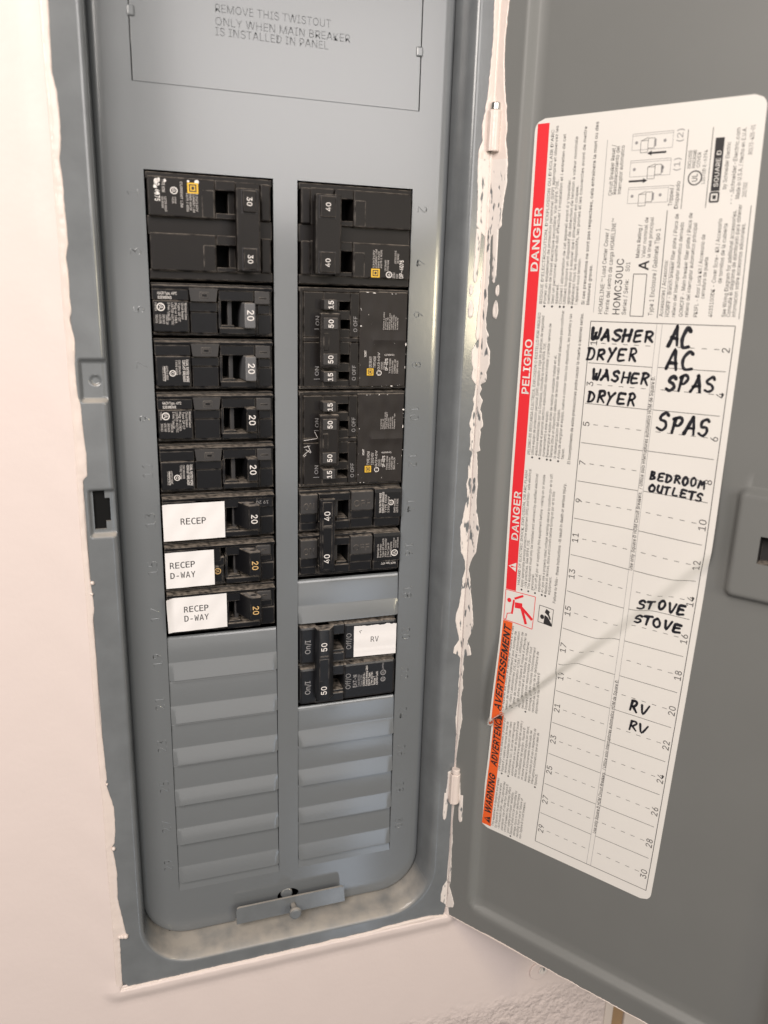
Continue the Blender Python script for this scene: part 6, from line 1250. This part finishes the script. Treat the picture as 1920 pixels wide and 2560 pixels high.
    for i, (b0, b1, s) in enumerate(((6.4, 11.6, '15'), (15.2, 20.8, '50'), (32.4, 38.0, '50'), (41.0, 46.6, '15'))):
        hd = B.new(); hh = 7.4 if s == '15' else 9.2
        B.box(hd, 12.9, 20.2, b0, b1, -4, hh, 'grey_black_plastic', .45, (.3, .3, .2, .2) if s == '15' else None)
        text(hd, s, 2.5, B.fccw(17.9, (b0 + b1) / 2, hh + .06), 'white_ink', 3.9, 'C', .025, res=3)
        B.done(hd, 'handle')
quad_breaker(2, 'black four-handle 15 and 50 amp breaker, the upper of the two', 1)
quad_breaker(4, 'black four-handle 15 and 50 amp breaker with white scratch marks at left', 2)

# --- two-pole 40 A with a long bar tie
def twopole_bar():
    B = BK(XR, 6, 2, 'black two-pole 40 amp breaker with one long plain bar handle and engraved ON tabs', 0); m = 'black_plastic'; bd = B.new()
    def bx(a0, a1, b0, b1, h0, h1, mm=m, bev=.4, taper=None): B.box(bd, a0, a1, b0, b1, h0, h1, mm, bev, taper)
    backing(B, bd, m)
    for b0 in (.4, 25.2):
        bx(1.0, 57.0, b0 + 1.2, b0 + 2.7, -13, -.4); bx(1.0, 57.0, b0 + 22.4, b0 + 23.6, -13, -1.0); bx(1.0, 20.6, b0 + 2.0, b0 + 23.2, -13, -1.2)
        bx(1.2, 10.4, b0 + 3.0, b0 + 13.4, -13, 2.0, 'grey_black_plastic', .5); bx(1.2, 10.4, b0 + 13.6, b0 + 18.6, -13, .6); bx(1.6, 10.2, b0 + 18.8, b0 + 23, -13, -.3)
        bx(11.0, 28.2, b0 + 2.8, b0 + 7.0, -13, 1.8); bx(11, 28.2, b0 + 18.0, b0 + 22.6, -13, 1.8); bx(11.0, 20.0, b0 + 7, b0 + 18, -13, .2); bx(27.4, 28.4, b0 + 6.8, b0 + 18.2, -13, 1.4, bev=.2)
        bx(21.0, 22.4, b0 + 7, b0 + 17.6, -13, -2.4, 'grey_black_plastic', .2); bx(21, 27, b0 + 16.6, b0 + 18, -13, .8, bev=.3)
        bx(28.6, 41.0, b0 + 2.4, b0 + 12.8, -13, 2.3, 'grey_black_plastic', .5); bx(28.6, 41.2, b0 + 13.0, b0 + 17.4, -13, 1.1); bx(28.6, 41.2, b0 + 17.6, b0 + 22.8, -13, .3)
        bd.prism([(b0 + 1.4, 2.1), (b0 + 3.4, 2.8), (b0 + 17.6, 2.8), (b0 + 17.8, -13), (b0 + 1.4, -13)], lambda p, q, h: B.P(h, q, p), 41.6, 56.8, m, .3)
        bx(41.8, 56.6, b0 + 18.0, b0 + 22.8, -13, 1.2)
        for s, a in (('ON', 5.4), ):
            emb(bd, 'ON', lambda x, y, d, b0=b0: B.P(2.8 + x, 2.0 + d, b0 + 11.2 - y), 3.6, 'grey_black_plastic', -.04, .25, 5.6)
            emb(bd, 'OFF', lambda x, y, d, b0=b0: B.P(30.0 + x, 2.3 + d, b0 + 10.6 - y), 3.4, 'grey_black_plastic', -.04, .25, 9.2)
    h = 2.88
    text(bd, 'DUAL RATED WIRE', 1.1, B.fccw(45.2, 15.0, h), 'white_ink', 11.0, bold=.02, res=1); text(bd, 'CIRCUIT BREAKER', 1.1, B.fccw(46.8, 15.2, h), 'white_ink', 11.6, bold=.02, res=1)
    micro(B, bd, 46.8, 50.0, 4.4, 15.2, 2, h, 'white_ink', False, 3); ring(bd, (0, 0), 1.1, 1.5, lambda x, y: B.P(50.8 + x, h, 9.6 + y), 'white_ink'); text(bd, 'C', 1.2, B.fccw(51.4, 10.2, h), 'white_ink', 1.2, bold=.03)
    micro(B, bd, 52.0, 55.0, 5.2, 15.4, 2, h, 'white_ink', False, 6)
    micro(B, bd, 43.2, 52.0, 29.6, 40.6, 6, h, 'white_ink', False, 2, ['2 Pole Type QP', 'Interrupting Rating', 'Molded Case Circ', 'Plug-on Breaker', 'Type QP HACR', '10KA 120/240V'])
    ring(bd, (0, 0), 1.45, 1.9, lambda x, y: B.P(53.6 + x, h, 38.4 + y), 'white_ink'); text(bd, 'UL', 1.5, B.fccw(54.2, 39.4, h), 'white_ink', 2.0, bold=.03)
    micro(B, bd, 52.4, 55.8, 29.4, 35.6, 3, h, 'white_ink', False, 8)
    text(bd, 'HACR Type, 40°C', 1.2, lambda x, y: B.P(55.0 - x, 1.3, 44.2 + y), 'white_ink', 8.4, bold=.01, res=1); text(bd, 'SIEMENS', 1.2, lambda x, y: B.P(55.0 - x, 1.3, 46.0 + y - 3.8), 'white_ink', 6, bold=.01, res=1)
    B.done(bd, 'body')
    for b0 in (8.2, 33.0):
        hd = B.new(); B.box(hd, 13.0, 19.6, b0, b0 + 11.6, -4, 6.4, m, .4); B.done(hd, 'handle')
    tie = B.new(); B.box(tie, 12.0, 20.2, 7.4, 47.4, 5.6, 8.4, m, .7); B.box(tie, 13.4, 18.4, 9.0, 46.0, 8.2, 8.9, m, .3)
    B.box(tie, 13.9, 17.9, 21.6, 22.6, 8.5, 9.15, 'grey_black_plastic', .2)
    for bc in (16.4, 39.8): text(tie, '40', 3.1, B.fccw(17.2, bc, 8.96), 'white_ink', 5.0, 'C', .012, res=3)
    B.done(tie, 'handle_tie')
twopole_bar()

# --- two-pole 50 A with rounded cases (RV)
def twopole_round():
    B = BK(XR, 9, 2, 'blue-black two-pole 50 amp breaker with white paper label reading RV', 0); m = 'blue_black_plastic'; bd = B.new()
    def bx(a0, a1, b0, b1, h0, h1, mm=m, bev=.4, taper=None): B.box(bd, a0, a1, b0, b1, h0, h1, mm, bev, taper)
    backing(B, bd, m, .9)
    for b0 in (.6, 25.4):
        bx(.8, 19, b0 + 1.4, b0 + 23.4, -13, 2.2, m, 1.4); bx(9.5, 26.0, b0 + 1.4, b0 + 7.4, -13, 2.2, m, .5); bx(9.5, 26.0, b0 + 18.4, b0 + 23.4, -13, 2.2, m, .5)
        bx(25.9, 56.6, b0 + 1.4, b0 + 23.4, -13, 2.2, m, 1.4); bx(19, 26.5, b0 + 17, b0 + 18.6, -13, 1.0, m, .3)
        text(bd, 'On/I', 3.0, B.fccw(6.6, b0 + 17.2, 2.26), 'grey_ink', 8.2, bold=.012, res=2)
        text(bd, 'Off/O', 2.9, B.fccw(30.0, b0 + 17.0, 2.26), 'grey_ink', 9.6, bold=-.004, res=2)
    h = 2.28
    text(bd, 'EAT·N', 2.1, B.fccw(33.6, 41.8, h), 'grey_ink', 7.8, bold=.04)
    for i, (s, ln) in enumerate((('Type BR250', 7.6), ('Type CSR', 7.2), ('120/240 V~', 8.4), ('Current limiting 22kA', 12.8), ('HACR Type', 8.0), ('2 Pole 60/75C', 8.4), ('Series T', 5.6), ('LISTED Cu/Al', 8.4))): text(bd, s, 1.15, B.fccw(35.4 + 1.55 * i, 41.8, h), 'white_ink' if i > 1 else 'grey_ink', ln, bold=.015, res=1)
    for bc, r_ in ((38.8, 1.5), (34.6, 1.7)): ring(bd, (0, 0), r_ - .4, r_, lambda x, y: B.P(49.4 + x, h, bc + y), 'grey_ink'); text(bd, 'UL', 1.5, B.fccw(50.1, bc + .9, h), 'grey_ink', 1.8, bold=.03)
    text(bd, 'LISTED', .9, B.fccw(49.6, 32.4, h), 'grey_ink', 4.0, bold=.03, res=1)
    B.done(bd, 'body')
    for b0 in (7.2, 32.2):
        hd = B.new(); B.box(hd, 12.4, 19.6, b0, b0 + 12.4, -4, 6.0, m, .5); B.done(hd, 'handle')
    tie = B.new()
    tie.prism([(10.4, 4.6), (11.0, 8.2), (12.0, 9.2), (17.6, 9.2), (21.0, 5.0), (21.0, 3.6), (10.6, 3.6)], lambda p, q, hh: B.P(p, q, hh), 6.0, 48.6, m, .5)
    B.box(tie, 12.2, 17.2, 23.6, 36.6, 9.0, 9.3, m, .1)
    B.box(tie, 12.6, 17.0, 21.6, 22.3, 9.0, 9.5, 'grey_black_plastic', .2)
    for bc in (16.2, 42.4): text(tie, '50', 3.2, B.fccw(16.2, bc, 9.36), 'white_ink', 5.0, 'C', .016, res=3)
    B.done(tie, 'handle_tie')
    pp = B.new(); a0, a1, b0, b1 = 31.4, 56.4, 3.8, 22.6; P = []
    rr = random.Random(4)
    def sheet(a, b, up=0): return B.P(a, 2.55 + .10 * math.sin(b * .6) + .25 * math.exp(-((b - 19.2) / .5) ** 2) + up, b + .02 * (a - a0))
    for i in range(31):
        a = a0 + (a1 - a0) * i / 30; top = b0 + (.5 * rr.random() if i > 2 else 0) - (.5 if 22 < i < 26 else 0)
        P.append([sheet(a, top + (b1 - top) * j / 20) for j in range(21)])
    pp.grid(P, 'paper')
    text(pp, 'RV', 3.2, lambda x, y: sheet(43.6 + x, 14.2 - y, .07), 'print_ink', align='C', track=2.5, res=3)
    for a, b in (((34.6, 7.0), (35.2, 8.4)), ((35.0, 7.0), (36.0, 6.9))): seg(pp, a, b, .3, lambda x, y: sheet(x, y, .07), 'print_ink', 1)
    B.done(pp, 'paper_label', ang=70)
twopole_round()

# ------------------------------------------------------------------ tidy
for o in SC.objects:
    if '_o' in o: del o['_o']
